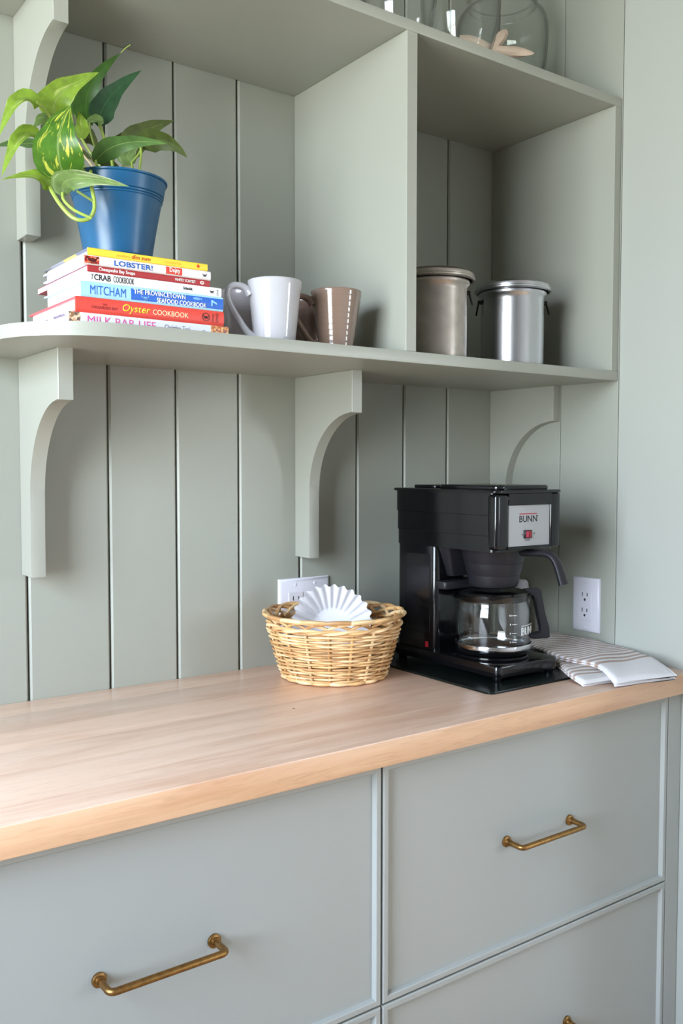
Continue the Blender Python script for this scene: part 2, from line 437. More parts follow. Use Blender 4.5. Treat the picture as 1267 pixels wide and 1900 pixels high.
def text_bm(s, w, h, depth=0.0002, shear=0.0, bold=0.0):
    """lettering as a mesh in the x-z plane, fitted to w x h, lower left corner at the origin, facing -y"""
    cu = bpy.data.curves.new('lettering', 'FONT'); cu.body = s; cu.size = 1.0; cu.shear = shear; cu.offset = bold
    cu.resolution_u = 3
    o = bpy.data.objects.new('lettering', cu); COL.objects.link(o)
    bpy.context.view_layer.update()
    me = bpy.data.meshes.new_from_object(o.evaluated_get(bpy.context.evaluated_depsgraph_get()))
    bpy.data.objects.remove(o); bpy.data.curves.remove(cu)
    bm = bmesh.new(); bm.from_mesh(me); bpy.data.meshes.remove(me)
    xs = [v.co.x for v in bm.verts]; ys = [v.co.y for v in bm.verts]
    x0, x1, y0, y1 = min(xs), max(xs), min(ys), max(ys)
    for v in bm.verts:
        v.co = Vector(((v.co.x - x0) / (x1 - x0) * w, 0, (v.co.y - y0) / max(1e-6, y1 - y0) * h))
    if depth:
        r = bmesh.ops.extrude_face_region(bm, geom=list(bm.faces))
        for v in [g for g in r['geom'] if isinstance(g, bmesh.types.BMVert)]:
            v.co.y -= depth
    return bm

def place(bm, origin, ex=(1, 0, 0), ez=(0, 0, 1)):
    ex = Vector(ex); ez = Vector(ez); ey = ez.cross(ex)
    for v in bm.verts:
        c = v.co.copy(); v.co = Vector(origin) + ex * c.x + ey * c.y + ez * c.z
    return bm

def inset_front(bm, x0, x1, z0, z1, yf, yb, rim, rec, slope=0.0015):
    """slab facing -y: raised rim of width rim, centre panel set back by rec"""
    def ring(d, y):
        return [bm.verts.new(p) for p in ((x0 + d, y, z0 + d), (x1 - d, y, z0 + d), (x1 - d, y, z1 - d), (x0 + d, y, z1 - d))]
    rs = [ring(0, yb), ring(0, yf + 0.0018), ring(0.0018, yf), ring(rim - 0.0012, yf), ring(rim, yf + 0.0012), ring(rim + slope, yf + rec), ring(rim + slope + 0.004, yf + rec)]
    for a, b in zip(rs, rs[1:]):
        for i in range(4):
            bm.faces.new((a[i], a[(i + 1) % 4], b[(i + 1) % 4], b[i]))
    bm.faces.new(rs[0]); bm.faces.new(rs[-1])
    return bm

# ================================================================= the room
ZC, ZCB = 0.92, 0.8809            # worktop top, underside
ZMB, ZMT = 1.4837, 1.5026         # middle shelf
ZUB, ZUT = 2.0269, 2.0445         # upper shelf
YS = -0.3407                      # shelf front
CEIL = 2.75

structure('floor', B(-2.82, 2.6, -3.7, 0.1, -0.05, 0.0), M['floor'])
structure('ceiling', B(-2.82, 2.6, -3.7, 0.1, CEIL, CEIL + 0.05), M['room'])

def wall_with_window(name, axis, pos, th, a0, a1, wins):
    """wall slab with rectangular openings"""
    bm = bmesh.new()
    def bx(p0, p1, z0, z1):
        if p1 - p0 < 1e-4 or z1 - z0 < 1e-4: return
        if axis == 'x': box(bm, min(pos, pos + th), max(pos, pos + th), p0, p1, z0, z1)
        else: box(bm, p0, p1, min(pos, pos + th), max(pos, pos + th), z0, z1)
    cur = a0
    for w0, w1, z0, z1 in sorted(wins):
        bx(cur, w0, 0, CEIL); bx(w0, w1, 0, z0); bx(w0, w1, z1, CEIL); cur = w1
    bx(cur, a1, 0, CEIL)
    return structure(name, bm, M['room'])

wall_with_window('wall_left', 'x', -2.7, -0.12, -3.6, 0.1, [WIN_LEFT[1:]])
wall_with_window('wall_front', 'y', -3.6, -0.12, -2.82, 2.5, [WIN_FRONT[1:]])
structure('wall_far', B(2.4, 2.52, -3.6, -1.0, 0, CEIL), M['room'])

def window(name, axis, pos, a0, a1, z0, z1, cols, rows):
    def bar(bm, p0, p1, q0, q1, d):
        if axis == 'x': box(bm, pos - 0.05 - d, pos - 0.05 + d, p0, p1, q0, q1)
        else: box(bm, p0, p1, pos - 0.05 - d, pos - 0.05 + d, q0, q1)
    bm = bmesh.new()
    bar(bm, a0, a0 + 0.05, z0, z1, 0.025); bar(bm, a1 - 0.05, a1, z0, z1, 0.025)
    bar(bm, a0 + 0.05, a1 - 0.05, z0, z0 + 0.05, 0.025); bar(bm, a0 + 0.05, a1 - 0.05, z1 - 0.05, z1, 0.025)
    f = structure(name, bm, M['room'])
    for i in range(1, cols):
        c = a0 + (a1 - a0) * i / cols
        bm = bmesh.new(); bar(bm, c - 0.012, c + 0.012, z0 + 0.05, z1 - 0.05, 0.012); new('muntin', bm, M['room'], f)
    for i in range(1, rows):
        c = z0 + (z1 - z0) * i / rows
        bm = bmesh.new(); bar(bm, a0 + 0.05, a1 - 0.05, c - 0.012, c + 0.012, 0.011); new('muntin', bm, M['room'], f)
window('window_1', 'x', *WIN_LEFT, 3, 3)
window('window_2', 'y', *WIN_FRONT, 3, 3)

# back wall: vertical boards with recessed joints
wall_back = structure('wall_back', B(-2.7, 0.12, 0.016, 0.10, 0, CEIL), M['wall'])
joints = [-2.7,-2.64, -2.51, -2.38, -2.25, -2.12, -1.99, -1.86, -1.73, -1.60, -1.472, -1.344, -1.216, -1.0868, -0.9446, -0.8158, -0.6861, -0.548, -0.406, -0.2798, -0.1541, 0.0]
def board_back(a, b, z0, z1):
    bm = bmesh.new()
    g, c = 0.0015, 0.0032
    prism(bm, [(a + g, 0.0165), (a + g, c), (a + g + c, 0.0), (b - g - c, 0.0), (b - g, c), (b - g, 0.0165)], 'z', z0, z1)
    return bm
for a, b in zip(joints, joints[1:]):
    new('plank', board_back(a, b, 0.0, CEIL), M['wall'], wall_back, smooth=False)

# right wall: two narrower boards beside the corner, then smooth wall
wall_right = structure('wall_right', B(0.014, 0.12, -1.0, 0.0, 0, CEIL), M['wall'])
def board_right(y0, y1, m):
    g, c = 0.0007, 0.0012
    return new('plank', prism(bmesh.new(), [(0.0145, y0 + g), (c, y0 + g), (0.0, y0 + g + c), (0.0, y1 - g - c), (c, y1 - g), (0.0145, y1 - g)], 'z', 0, CEIL), m, wall_right, smooth=False)
for a, b in ((-0.1915, 0.0), (-0.3420, -0.1915)):
    board_right(a, b, M['wall'])
board_right(-1.0, -0.3420, M['drywall'])

# ================================================================= worktop and cabinets
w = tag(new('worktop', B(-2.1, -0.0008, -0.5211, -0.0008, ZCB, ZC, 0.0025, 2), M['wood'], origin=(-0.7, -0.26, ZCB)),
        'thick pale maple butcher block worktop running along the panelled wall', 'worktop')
tag(new('knot', lathe(bmesh.new(), [(0, 0.0004), (0.0016, 0.0003), (0.0021, 0.0)], (-0.7585, -0.3005, ZC), 10), flat((70, 44, 30)), w), 'dark pin knot')

YD = -0.5006
def pull(parent, xa, xb, z, y=None):
    """bent brass bar pull on two rosettes; one mesh"""
    y = YD + 0.008 if y is None else y
    bm = bmesh.new()
    o = 0.036
    path = [(xa, y, z), (xa, y - o * 0.45, z)]
    rb = 0.007
    for k in range(6):
        t = R(90 * k / 5); path.append((xa + rb - rb * math.cos(t), y - o + rb - rb * math.sin(t), z))
    for k in range(6):
        t = R(90 * k / 5); path.append((xb - rb + rb * math.sin(t), y - o + rb - rb * math.cos(t), z))
    path += [(xb, y - o * 0.45, z), (xb, y, z)]
    tube(bm, path, 0.0045, 12)
    for xx in (xa, xb):
        rg = []
        for r, d in ((0.0092, 0.0), (0.0092, 0.003), (0.0078, 0.0042), (0.0062, 0.0045), (0.0058, 0.009)):
            rg.append([(xx + r * math.cos(2 * math.pi * k / 20), y - d, z + r * math.sin(2 * math.pi * k / 20)) for k in range(20)])
        loft(bm, rg)
    return new('handle', bm, M['brass'], parent)

def cabinet(label, x0, x1, fronts, stile=None, toe=0.10):
    t = thing('base_cabinet', label, 'cabinet', ((x0 + x1) / 2, -0.25, 0.0), 'sage base cabinets')
    new('body', B(x0 + 0.0004, x1 - 0.0004, YD + 0.022, -0.02, toe, ZCB - 0.0006), M['cabinet'], t)
    new('toe_kick', B(x0 + 0.001, x1 - 0.001, -0.43, -0.41, 0.001, toe), M['cabinet'], t)
    for (fx0, fx1, z0, z1, hx) in fronts:
        d = new('drawer', inset_front(bmesh.new(), fx0, fx1, z0, z1, YD, YD + 0.0215, 0.0100, 0.008), M['cabinet'], t, angle=25)
        if hx: pull(d, hx[0], hx[1], (z0 + z1) / 2 - 0.0005)
    if stile:
        new('stile', B(stile[0], stile[1], YD + 0.0005, YD + 0.0215, toe, ZCB - 0.0008, 0.0008, 1), M['cabinet'], t)
    return t
cabinet('sage two-drawer base cabinet with brass pull under the open left end of the worktop', -1.433, -0.7347,
        [(-1.4315, -0.7365, 0.5180, 0.8765, (-1.1613, -1.0071)), (-1.4315, -0.7365, 0.1600, 0.5150, (-1.1613, -1.0071))])
cabinet('sage two-drawer base cabinet with brass pulls under the coffee maker beside the right wall', -0.7347, -0.001,
        [(-0.7330, -0.0430, 0.5180, 0.8765, (-0.4700, -0.3145)), (-0.7330, -0.0430, 0.1600, 0.5150, (-0.4700, -0.3145))], stile=(-0.0412, -0.0012))

# ================================================================= open shelf unit on the wall
sh = thing('wall_shelf', 'sage open shelf unit with box cubby and curved brackets fixed to the panelled wall', 'shelf', (-0.58, 0.0, ZMB))
def rounded_shelf(z0, z1):
    pts = [(-0.0006, -0.0006), (-1.1905, -0.0006)]
    for k in range(15):
        t = R(180 + 90 * k / 14); pts.append((-1.050 + 0.1405 * math.cos(t), -0.2002 + 0.1405 * math.sin(t)))
    pts.append((-0.0006, YS))
    return prism(bmesh.new(), pts, 'z', z0, z1, 0.0012)
new('shelf_board', rounded_shelf(ZMB, ZMT), M['shelf'], sh, angle=30)
new('shelf_board', rounded_shelf(ZUB, ZUT), M['shelf'], sh, angle=30)
new('divider', B(-0.5605, -0.5374, YS + 0.0002, -0.0006, ZMT, ZUB, 0.001, 1), M['shelf'], sh)
new('side_panel', B(-0.0212, -0.0006, YS + 0.0002, -0.0006, ZMT, ZUB, 0.001, 1), M['shelf'], sh)
def bracket(x0, x1, ztop):
    yl, yb, zl, zcv, zb = -0.190, -0.0515, ztop - 0.0762, ztop - 0.222, ztop - 0.353
    pts = [(-0.0006, ztop), (yl, ztop), (yl, zl)]
    for k in range(1, 17):
        t = R(90 * k / 16)
        pts.append((yl + (yb - yl) * math.sin(t), zcv + (zl - zcv) * math.cos(t)))
    pts += [(yb, zb), (-0.0006, zb)]
    return new('bracket', prism(bmesh.new(), pts, 'x', x0, x1, 0.0009), M['shelf'], sh, angle=30)
bracket(-1.0968, -1.0733, ZMB)
bracket(-0.5605, -0.5374, ZMB)
bracket(-0.0212, -0.0006, ZMB)
bracket(-1.0962, -1.0730, ZUB)

# ================================================================= power outlets
def receptacle(root, o, ex):
    """rectangular two-gang receptacle; o = centre on the plate face, ex = width direction"""
    ex = Vector(ex); n = Vector((0, 0, 1)).cross(ex) * -1      # out of the wall
    def bxx(w, h, d0, d1, cx=0.0, cz=0.0, bev=0.0, m='outlet', name='receptacle', par=None):
        bm = bmesh.new(); box(bm, -w / 2, w / 2, -d1, -d0, -h / 2, h / 2, bev, 1)
        ey = -n
        for v in bm.verts:
            c = v.co.copy(); v.co = Vector(o) + ex * (c.x + cx) + ey * c.y + Vector((0, 0, 1)) * (c.z + cz)
        return new(name, bm, M[m], par)
    r = bxx(0.0335, 0.067, -0.002, 0.0016, bev=0.0006, par=root)
    for s in (1, -1):
        zc = 0.0165 * s
        bxx(0.0020, 0.0085, 0.001, 0.00185, -0.0063, zc + 0.005, m='slot', name='slot', par=r)
        bxx(0.0020, 0.0070, 0.001, 0.00185, 0.0063, zc + 0.005, m='slot', name='slot', par=r)
        bm = bmesh.new()
        pr = [(0.0026 * math.cos(2 * math.pi * k / 12), 0.0029 * math.sin(2 * math.pi * k / 12)) for k in range(12)]
        prism(bm, pr, 'y', -0.00185, -0.001)
        for v in bm.verts:
            c = v.co.copy(); v.co = Vector(o) + ex * c.x + (-n) * c.y + Vector((0, 0, 1)) * (c.z + zc - 0.0060)
        new('ground_hole', bm, M['slot'], r)

def screw(root, c, n):
    n = Vector(n); bm = bmesh.new()
    u = Vector((0, 0, 1)); v = u.cross(n)
    loft(bm, [[Vector(c) + (u * math.cos(2 * math.pi * k / 12) + v * math.sin(2 * math.pi * k / 12)) * r + n * d for k in range(12)] for r, d in ((0.0033, -0.001), (0.0033, 0.0004), (0.0022, 0.0012))])
    return new('screw', bm, M['outlet'], root)

def plate(x0, x1, z0, z1, th, bev):
    """faceplate facing -y with sloped edges"""
    def ring(d, y): return [(x0 + d, y, z0 + d), (x1 - d, y, z0 + d), (x1 - d, y, z1 - d), (x0 + d, y, z1 - d)]
    return loft(bmesh.new(), [ring(0, 0), ring(0, -0.0015), ring(bev * 0.35, -th * 0.75), ring(bev, -th)])

t = thing('power_outlet', 'white two-gang outlet plate on the back wall behind the wicker basket', 'outlet', (-0.5402, 0, 1.0265))
new('faceplate', plate(-0.6008, -0.4796, 0.9660, 1.0872, 0.0062, 0.007), M['outlet'], t)
for cx in (-0.5632, -0.5172):
    receptacle(t, (cx, -0.0062, 1.0265), (1, 0, 0))
    for dz in (0.0485, -0.0485): screw(t, (cx, -0.0062, 1.0265 + dz), (0, -1, 0))

t = thing('power_outlet', 'white single outlet plate on the right wall above the striped towels', 'outlet', (0, -0.2705, 1.0185))
bm = plate(-0.0352, 0.0352, 0.9607, 1.0763, 0.0062, 0.006)
for v in bm.verts:
    c = v.co.copy(); v.co = Vector((c.y, -0.2705 - c.x, c.z))
new('faceplate', bm, M['outlet'], t)
receptacle(t, (-0.0062, -0.2705, 1.0185), (0, -1, 0))
for dz in (0.0485, -0.0485): screw(t, (-0.0062, -0.2705, 1.0185 + dz), (-1, 0, 0))

# ================================================================= cookbooks
BOOK_Y = -0.30
C_ = {'gold': (222, 186, 60), 'red': (206, 62, 36), 'blue': (36, 98, 190), 'white': (246, 244, 240), 'black': (26, 26, 28),
      'maroon': (140, 34, 34), 'yel': (250, 206, 60), 'cream': (250, 226, 180), 'pink': (220, 92, 160), 'grey': (112, 112, 122)}
def book(label, x0, x1, z0, z1, yb, spine, cover, texts, hard=True, bulge=0.0, pages=None, cover_bottom=None):
    y0 = BOOK_Y
    b = thing('cookbook', label, 'book', ((x0 + x1) / 2, (y0 + yb) / 2, z0), 'cookbooks stacked under the plant')
    z0 += 0.0001; z1 -= 0.0001
    t = 0.0026 if hard else 0.0009
    o = 0.004 if hard else 0.0005          # overhang of the boards
    new('cover', B(x0, x1, y0 + 0.004, yb, z1 - t, z1, 0.0006, 1), cover, b)
    new('cover', B(x0, x1, y0 + 0.004, yb, z0, z0 + t, 0.0006, 1), cover_bottom or cover, b)
    # spine: curved strip joining the boards
    n = 8; out = []; inn = []
    for k in range(n + 1):
        s = -1 + 2 * k / n
        zz = (z0 + z1) / 2 + s * (z1 - z0) / 2
        edge = 0.0012 * max(0, abs(s) - 0.75) / 0.25
        out.append((y0 - bulge * (1 - s * s) + edge, zz)); inn.append((y0 + 0.0042, (z0 + z1) / 2 + s * ((z1 - z0) / 2)))
    sp = new('spine', prism(bmesh.new(), out + inn[::-1], 'x', x0, x1), spine, b, angle=50)
    new('pages', B(x0 + o, x1 - o, y0 + 0.0048, yb - o * 1.5, z0 + t, z1 - t), pages or M['pages'], b)
    h = z1 - z0
    for tx in texts:
        s, xa, xb, f0, f1, col = tx[:6]
        bold = tx[6] if len(tx) > 6 else 0.0
        sh_ = tx[7] if len(tx) > 7 else 0.0
        bm = text_bm(s, xb - xa, (f1 - f0) * h, shear=sh_, bold=bold)
        place(bm, (xa, 0, z0 + f0 * h))
        for v in bm.verts:                       # follow the curve of the spine
            s_ = (v.co.z - (z0 + z1) / 2) / (h / 2)
            v.co.y += y0 - bulge * (1 - s_ * s_) - 0.00012
        new('title_lettering', bm, flat(C_[col]), sp, smooth=False)
    return b, sp

def emblem(sp, kind, xc, zc, r, rgb, y=BOOK_Y - 0.0003):
    bm = bmesh.new()
    if kind == 'ring':
        N_ = 20
        for k in range(N_):
            a, c = 2 * math.pi * k / N_, 2 * math.pi * (k + 1) / N_
            prism(bm, [(xc + q * math.cos(g), zc + q * math.sin(g)) for q, g in ((r, a), (r, c), (r * 0.86, c), (r * 0.86, a))], 'y', y, y + 0.0002)
    elif kind == 'diamond':
        prism(bm, [(xc + r, zc), (xc, zc + r), (xc - r, zc), (xc, zc - r)], 'y', y, y + 0.0002)
    elif kind == 'disc':
        prism(bm, [(xc + r * math.cos(2 * math.pi * k / 16), zc + r * 0.75 * math.sin(2 * math.pi * k / 16)) for k in range(16)], 'y', y, y + 0.0002)
    elif kind == 'crab':
        prism(bm, [(xc + r * math.cos(2 * math.pi * k / 14), zc + r * 0.42 * math.sin(2 * math.pi * k / 14)) for k in range(14)], 'y', y, y + 0.0002)
        for s in (-1, 1):
            prism(bm, [(xc + s * r * 0.6, zc), (xc + s * r * 1.2, zc + r * 0.8), (xc + s * r * 1.5, zc + r * 0.6), (xc + s * r * 0.9, zc - r * 0.1)], 'y', y, y + 0.0002)
            for q in (-0.5, 0.0, 0.5):
                prism(bm, [(xc + r * q, zc), (xc + r * q + s * r * 0.5, zc - r * 0.85), (xc + r * q + s * r * 0.35, zc - r * 0.85), (xc + r * q - r * 0.1, zc)], 'y', y, y + 0.0002)
    elif kind == 'fish':
        prism(bm, [(xc + r * math.cos(2 * math.pi * k / 16), zc + r * 0.3 * math.sin(2 * math.pi * k / 16)) for k in range(16)], 'y', y, y + 0.0002)
        prism(bm, [(xc + r * 0.85, zc), (xc + r * 1.4, zc + r * 0.35), (xc + r * 1.25, zc), (xc + r * 1.4, zc - r * 0.3)], 'y', y, y + 0.0002)
    elif kind == 'bar7':
        prism(bm, [(xc - r, zc - r * 0.9), (xc - r * 0.55, zc - r * 0.9), (xc - r * 0.55, zc + r * 0.3), (xc + r, zc - r * 0.4), (xc + r, zc + 0.1 * r), (xc - r * 0.55, zc + r * 0.9), (xc - r, zc + r * 0.9)], 'y', y, y + 0.0002)
    return new('emblem', bm, flat(rgb), sp, smooth=False)

def vtext(sp, s, xc, zc, w, h, rgb):
    """small lettering turned a quarter, reading upwards"""
    bm = text_bm(s, h, w); place(bm, (xc + w / 2, BOOK_Y - 0.00015, zc - h / 2), ex=(0, 0, 1), ez=(-1, 0, 0))
    return new('title_lettering', bm, flat(rgb), sp, smooth=False)

def speckle(name, rgbs, scale=300):
    m, nt, p = base_mat(name)
    tc = nt.nodes.new('ShaderNodeTexCoord'); v = nt.nodes.new('ShaderNodeTexVoronoi'); v.inputs['Scale'].default_value = scale
    r = nt.nodes.new('ShaderNodeValToRGB'); r.color_ramp.interpolation = 'CONSTANT'
    s = nt.nodes.new('ShaderNodeSeparateColor'); nt.links.new(tc.outputs['Object'], v.inputs['Vector']); nt.links.new(v.outputs['Color'], s.inputs[0])
    nt.links.new(s.outputs[0], r.inputs[0]); nt.links.new(r.outputs[0], p.inputs['Base Color'])
    el = r.color_ramp.elements
    el[0].color = (*lin(rgbs[0]), 1); el[1].position = 1; el[1].color = (*lin(rgbs[-1]), 1)
    for i, c in enumerate(rgbs[1:-1]):
        e = el.new((i + 1) / (len(rgbs) - 1)); e.color = (*lin(c), 1)
    p.inputs['Roughness'].default_value = 0.35
    return m
photo_red = speckle('lobster_photo_print', [(190, 40, 28), (230, 84, 50), (120, 20, 20), (244, 150, 110), (206, 50, 36)], 420)
photo_food = speckle('cereal_photo_print', [(214, 150, 90), (190, 100, 60), (240, 190, 120), (150, 90, 90), (226, 120, 70)], 420)
photo_cookie = speckle('cookie_photo_print', [(214, 170, 130), (150, 110, 80), (230, 200, 170), (110, 90, 84), (200, 150, 110)], 260)
photo_edge = bands_mat('collage_cover_print', 'Y', [(-0.09, (120, 122, 150)), (-0.045, (226, 196, 110)), (0.005, (150, 150, 168)), (0.06, (120, 120, 126)), (0.094, (120, 120, 126))])
food_edge = speckle('dish_cover_print', [(236, 232, 240), (150, 130, 160), (240, 236, 240), (96, 84, 110), (236, 230, 236)], 160)

def block(sp, x0, x1, z0, z1, m, bulge=0.0, name='spine_panel'):
    """printed colour block on the spine"""
    n = 8; h = (z1 - z0) / 2; zc = (z0 + z1) / 2; o = []; q = []
    for k in range(n + 1):
        s = -1 + 2 * k / n
        y = BOOK_Y - bulge * (1 - s * s) + 0.0012 * max(0, abs(s) - 0.75) / 0.25
        o.append((y - 0.00006, zc + s * h)); q.append((y + 0.0006, zc + s * h))
    return new(name, prism(bmesh.new(), o + q[::-1], 'x', x0, x1), m, sp, angle=50)

Z = [1.5026, 1.5192, 1.5407, 1.5618, 1.5752, 1.5842, 1.5978, 1.6080]
b, s = book('white cookbook with pink capital letters at the bottom of the stack', -1.1180, -0.8740, Z[0], Z[1], -0.105, flat((226, 228, 240)), food_edge, [])
block(s, -1.1180, -1.1021, Z[0] + 0.0002, Z[1] - 0.0002, photo_cookie); block(s, -0.9037, -0.8741, Z[0] + 0.0002, Z[1] - 0.0002, photo_food)
def lettering(sp, z0, z1, bulge, texts):
    h = z1 - z0
    for tx in texts:
        st, xa, xb, f0, f1, col = tx[:6]
        bold = tx[6] if len(tx) > 6 else 0.0
        sh_ = tx[7] if len(tx) > 7 else 0.0
        bm = text_bm(st, xb - xa, (f1 - f0) * h, shear=sh_, bold=bold)
        place(bm, (xa, 0, z0 + f0 * h))
        for v in bm.verts:
            q = (v.co.z - (z0 + z1) / 2) / (h / 2)
            v.co.y += BOOK_Y - bulge * (1 - q * q) - 0.00016
        new('title_lettering', bm, flat(C_[col] if isinstance(col, str) else col), sp, smooth=False)
lettering(s, Z[0], Z[1], 0, [('MILK BAR LIFE', -1.0923, -0.9916, 0.10, 0.76, 'pink'), ('Christina Tosi', -0.9783, -0.9382, 0.22, 0.66, 'grey')])
emblem(s, 'disc', -0.9155, 1.5092, 0.0028, (176, 178, 196))

b, s = book('red hardback cookbook lettered in yellow, second from the bottom of the stack', -1.1083, -0.8822, Z[1], Z[2], -0.098, flat((226, 74, 62)), flat((232, 96, 104)), [], bulge=0.0012)
lettering(s, Z[1], Z[2], 0.0012, [('CHESAPEAKE BAY', -1.087, -1.049, 0.30, 0.48, 'maroon'), ('THE', -1.0709, -1.0647, 0.54, 0.66, 'maroon'),
                                  ('Oyster', -1.0419, -0.9999, 0.16, 0.80, 'yel', 0.012, 0.25), ('COOKBOOK', -0.9966, -0.9408, 0.30, 0.64, 'cream')])
emblem(s, 'ring', -0.9126, 1.5300, 0.0062, (60, 24, 24), BOOK_Y - 0.0017); emblem(s, 'crab', -0.9126, 1.5300, 0.0032, (40, 20, 20), BOOK_Y - 0.0017)
bm = text_bm('Whitey', 0.0135, 0.0042); place(bm, (-0.8986, BOOK_Y - 0.0016, 1.5232), ex=(0, 0, 1), ez=(-1, 0, 0)); new('title_lettering', bm, flat((110, 30, 30)), s, smooth=False)
bm = text_bm('Schmidt', 0.0145, 0.0042); place(bm, (-0.8926, BOOK_Y - 0.0016, 1.5228), ex=(0, 0, 1), ez=(-1, 0, 0)); new('title_lettering', bm, flat((110, 30, 30)), s, smooth=False)

b, s = book('thick cookbook with pale and deep blue spine in the middle of the stack', -1.1010, -0.8830, Z[2], Z[3], -0.145, flat((166, 212, 232)), flat((186, 218, 238)), [], bulge=0.0008)
block(s, -1.0292, -0.8832, Z[2] + 0.0003, Z[3] - 0.0003, flat((42, 100, 196)), 0.0008)
lettering(s, Z[2], Z[3], 0.0009, [('MITCHAM', -1.0885, -1.0368, 0.20, 0.78, 'blue'), ('THE PROVINCETOWN', -1.0251, -0.9451, 0.54, 0.86, 'white', 0.015), ('SEAFOOD COOKBOOK', -0.99, -0.9109, 0.13, 0.45, 'white', 0.015)])
emblem(s, 'crab', -1.0080, 1.5475, 0.0042, (120, 170, 230), BOOK_Y - 0.0012); emblem(s, 'fish', -0.9270, 1.5555, 0.0065, (120, 170, 230), BOOK_Y - 0.0012)
emblem(s, 'bar7', -0.8985, 1.5515, 0.0048, (150, 206, 240), BOOK_Y - 0.0012)

b, s = book('white paperback crab cookbook with black lettering above the thick blue book', -1.0950, -0.8856, Z[3], Z[4], -0.1414, flat((232, 230, 232)), flat((240, 238, 240)), [], hard=False)
lettering(s, Z[3], Z[4], 0, [('CRAB', -1.0824, -1.0584, 0.20, 0.80, 'black', 0.014), ('COOKBOOK', -1.0545, -1.0243, 0.18, 0.82, 'black'), ('Schmidt', -0.9485, -0.9338, 0.36, 0.68, 'black', 0.02)])
vtext(s, 'THE', -1.0850, 1.5685, 0.0024, 0.0075, (60, 60, 62)); emblem(s, 'crab', -0.9018, 1.5682, 0.0026, (30, 30, 30)); emblem(s, 'ring', -0.9018, 1.5682, 0.0046, (226, 222, 222))
vtext(s, 'CRAB', -0.8925, 1.5680, 0.0030, 0.0085, (120, 120, 124))

b, s = book('thin dark red cookbook with white lettering between the two white books', -1.0907, -0.9050, Z[4], Z[5], -0.0844, flat((168, 46, 50)), flat((196, 84, 100)), [], hard=False)
lettering(s, Z[4], Z[5], 0, [('Chesapeake Bay Soups', -1.0755, -1.0227, 0.14, 0.84, 'white', 0.015), ('WHITEY SCHMIDT', -0.9614, -0.9281, 0.28, 0.72, 'white', 0.01)])
emblem(s, 'disc', -0.9178, 1.5797, 0.0034, (238, 226, 222)); emblem(s, 'crab', -0.9178, 1.5797, 0.0014, (168, 46, 50), BOOK_Y - 0.0005)

b, s = book('white lobster cookbook with blue capitals and red label, second from the top', -1.0960, -0.9038, Z[5], Z[6], -0.1284, flat((228, 222, 222)), flat((214, 216, 240)), [], bulge=0.0012)
block(s, -1.0960, -1.0750, Z[5] + 0.0002, Z[6] - 0.0002, photo_red, 0.0012); block(s, -0.9758, -0.9503, Z[5] + 0.0002, Z[6] - 0.0002, flat((216, 66, 48)), 0.0012)
lettering(s, Z[5], Z[6], 0.0013, [('LOBSTER!', -1.0537, -0.9966, 0.22, 0.76, 'blue', 0.016), ('Dojny', -0.9699, -0.9533, 0.20, 0.84, 'white', 0.02)])
emblem(s, 'crab', -0.9142, 1.5908, 0.0026, (60, 58, 60), BOOK_Y - 0.0015)
emblem(s, 'crab', -1.0850, 1.5910, 0.0060, (90, 24, 20), BOOK_Y - 0.0015)

b, s = book('yellow dim sum cookbook on top of the stack under the blue pot', -1.0900, -0.9085, Z[6], Z[7], -0.1129, flat((242, 208, 62)), flat((248, 246, 240)), [], hard=True)
# the collage cover shows along its left edge
for ch in b.children:
    if ch.name.startswith('cover'): ch.data.materials[0] = photo_edge
lettering(s, Z[6], Z[7], 0, [('modern', -1.0495, -1.0302, 0.24, 0.66, 'gold'), ('dim sum', -1.0276, -0.9995, 0.24, 0.78, 'red', 0.01, 0.2), ('Loretta Liu', -0.9783, -0.9511, 0.28, 0.74, 'gold')])
emblem(s, 'diamond', -0.9242, 1.6030, 0.0034, (230, 120, 40)); emblem(s, 'diamond', -0.9242, 1.6030, 0.0018, (206, 62, 36), BOOK_Y - 0.0005)

# ================================================================= potted plant
LEAF_POT = (-1.006, -0.20, 1.6080)
pl = thing('potted_plant', 'trailing variegated pothos in a blue plastic pot on the stack of cookbooks', 'plant', LEAF_POT)
prof = [(0, 0.0), (0.0475, 0.0), (0.0488, 0.002), (0.0500, 0.0115), (0.0492, 0.0125), (0.0502, 0.0135)]
for k in range(9):
    f = k / 8; prof.append((0.0502 + 0.0145 * f ** 1.15, 0.0135 + 0.082 * f))
prof += [(0.0660, 0.0965), (0.0662, 0.0985), (0.0655, 0.0992), (0.0668, 0.1000), (0.0672, 0.1022), (0.0665, 0.1030), (0.0680, 0.1040), (0.0712, 0.1225), (0.0735, 0.1240), (0.0738, 0.1262), (0.0720, 0.1270), (0.0695, 0.1255), (0.0660, 0.1040), (0.0640, 0.100), (0, 0.100)]
new('pot', lathe(bmesh.new(), prof, LEAF_POT, 64), M['pot'], pl, angle=28)
new('soil', lathe(bmesh.new(), [(0.0655, 0.1035), (0.0660, 0.1085), (0.04, 0.111), (0, 0.113)], LEAF_POT, 32), M['soil'], pl)
VIEW = Vector((0.587, 0.809, 0.0))
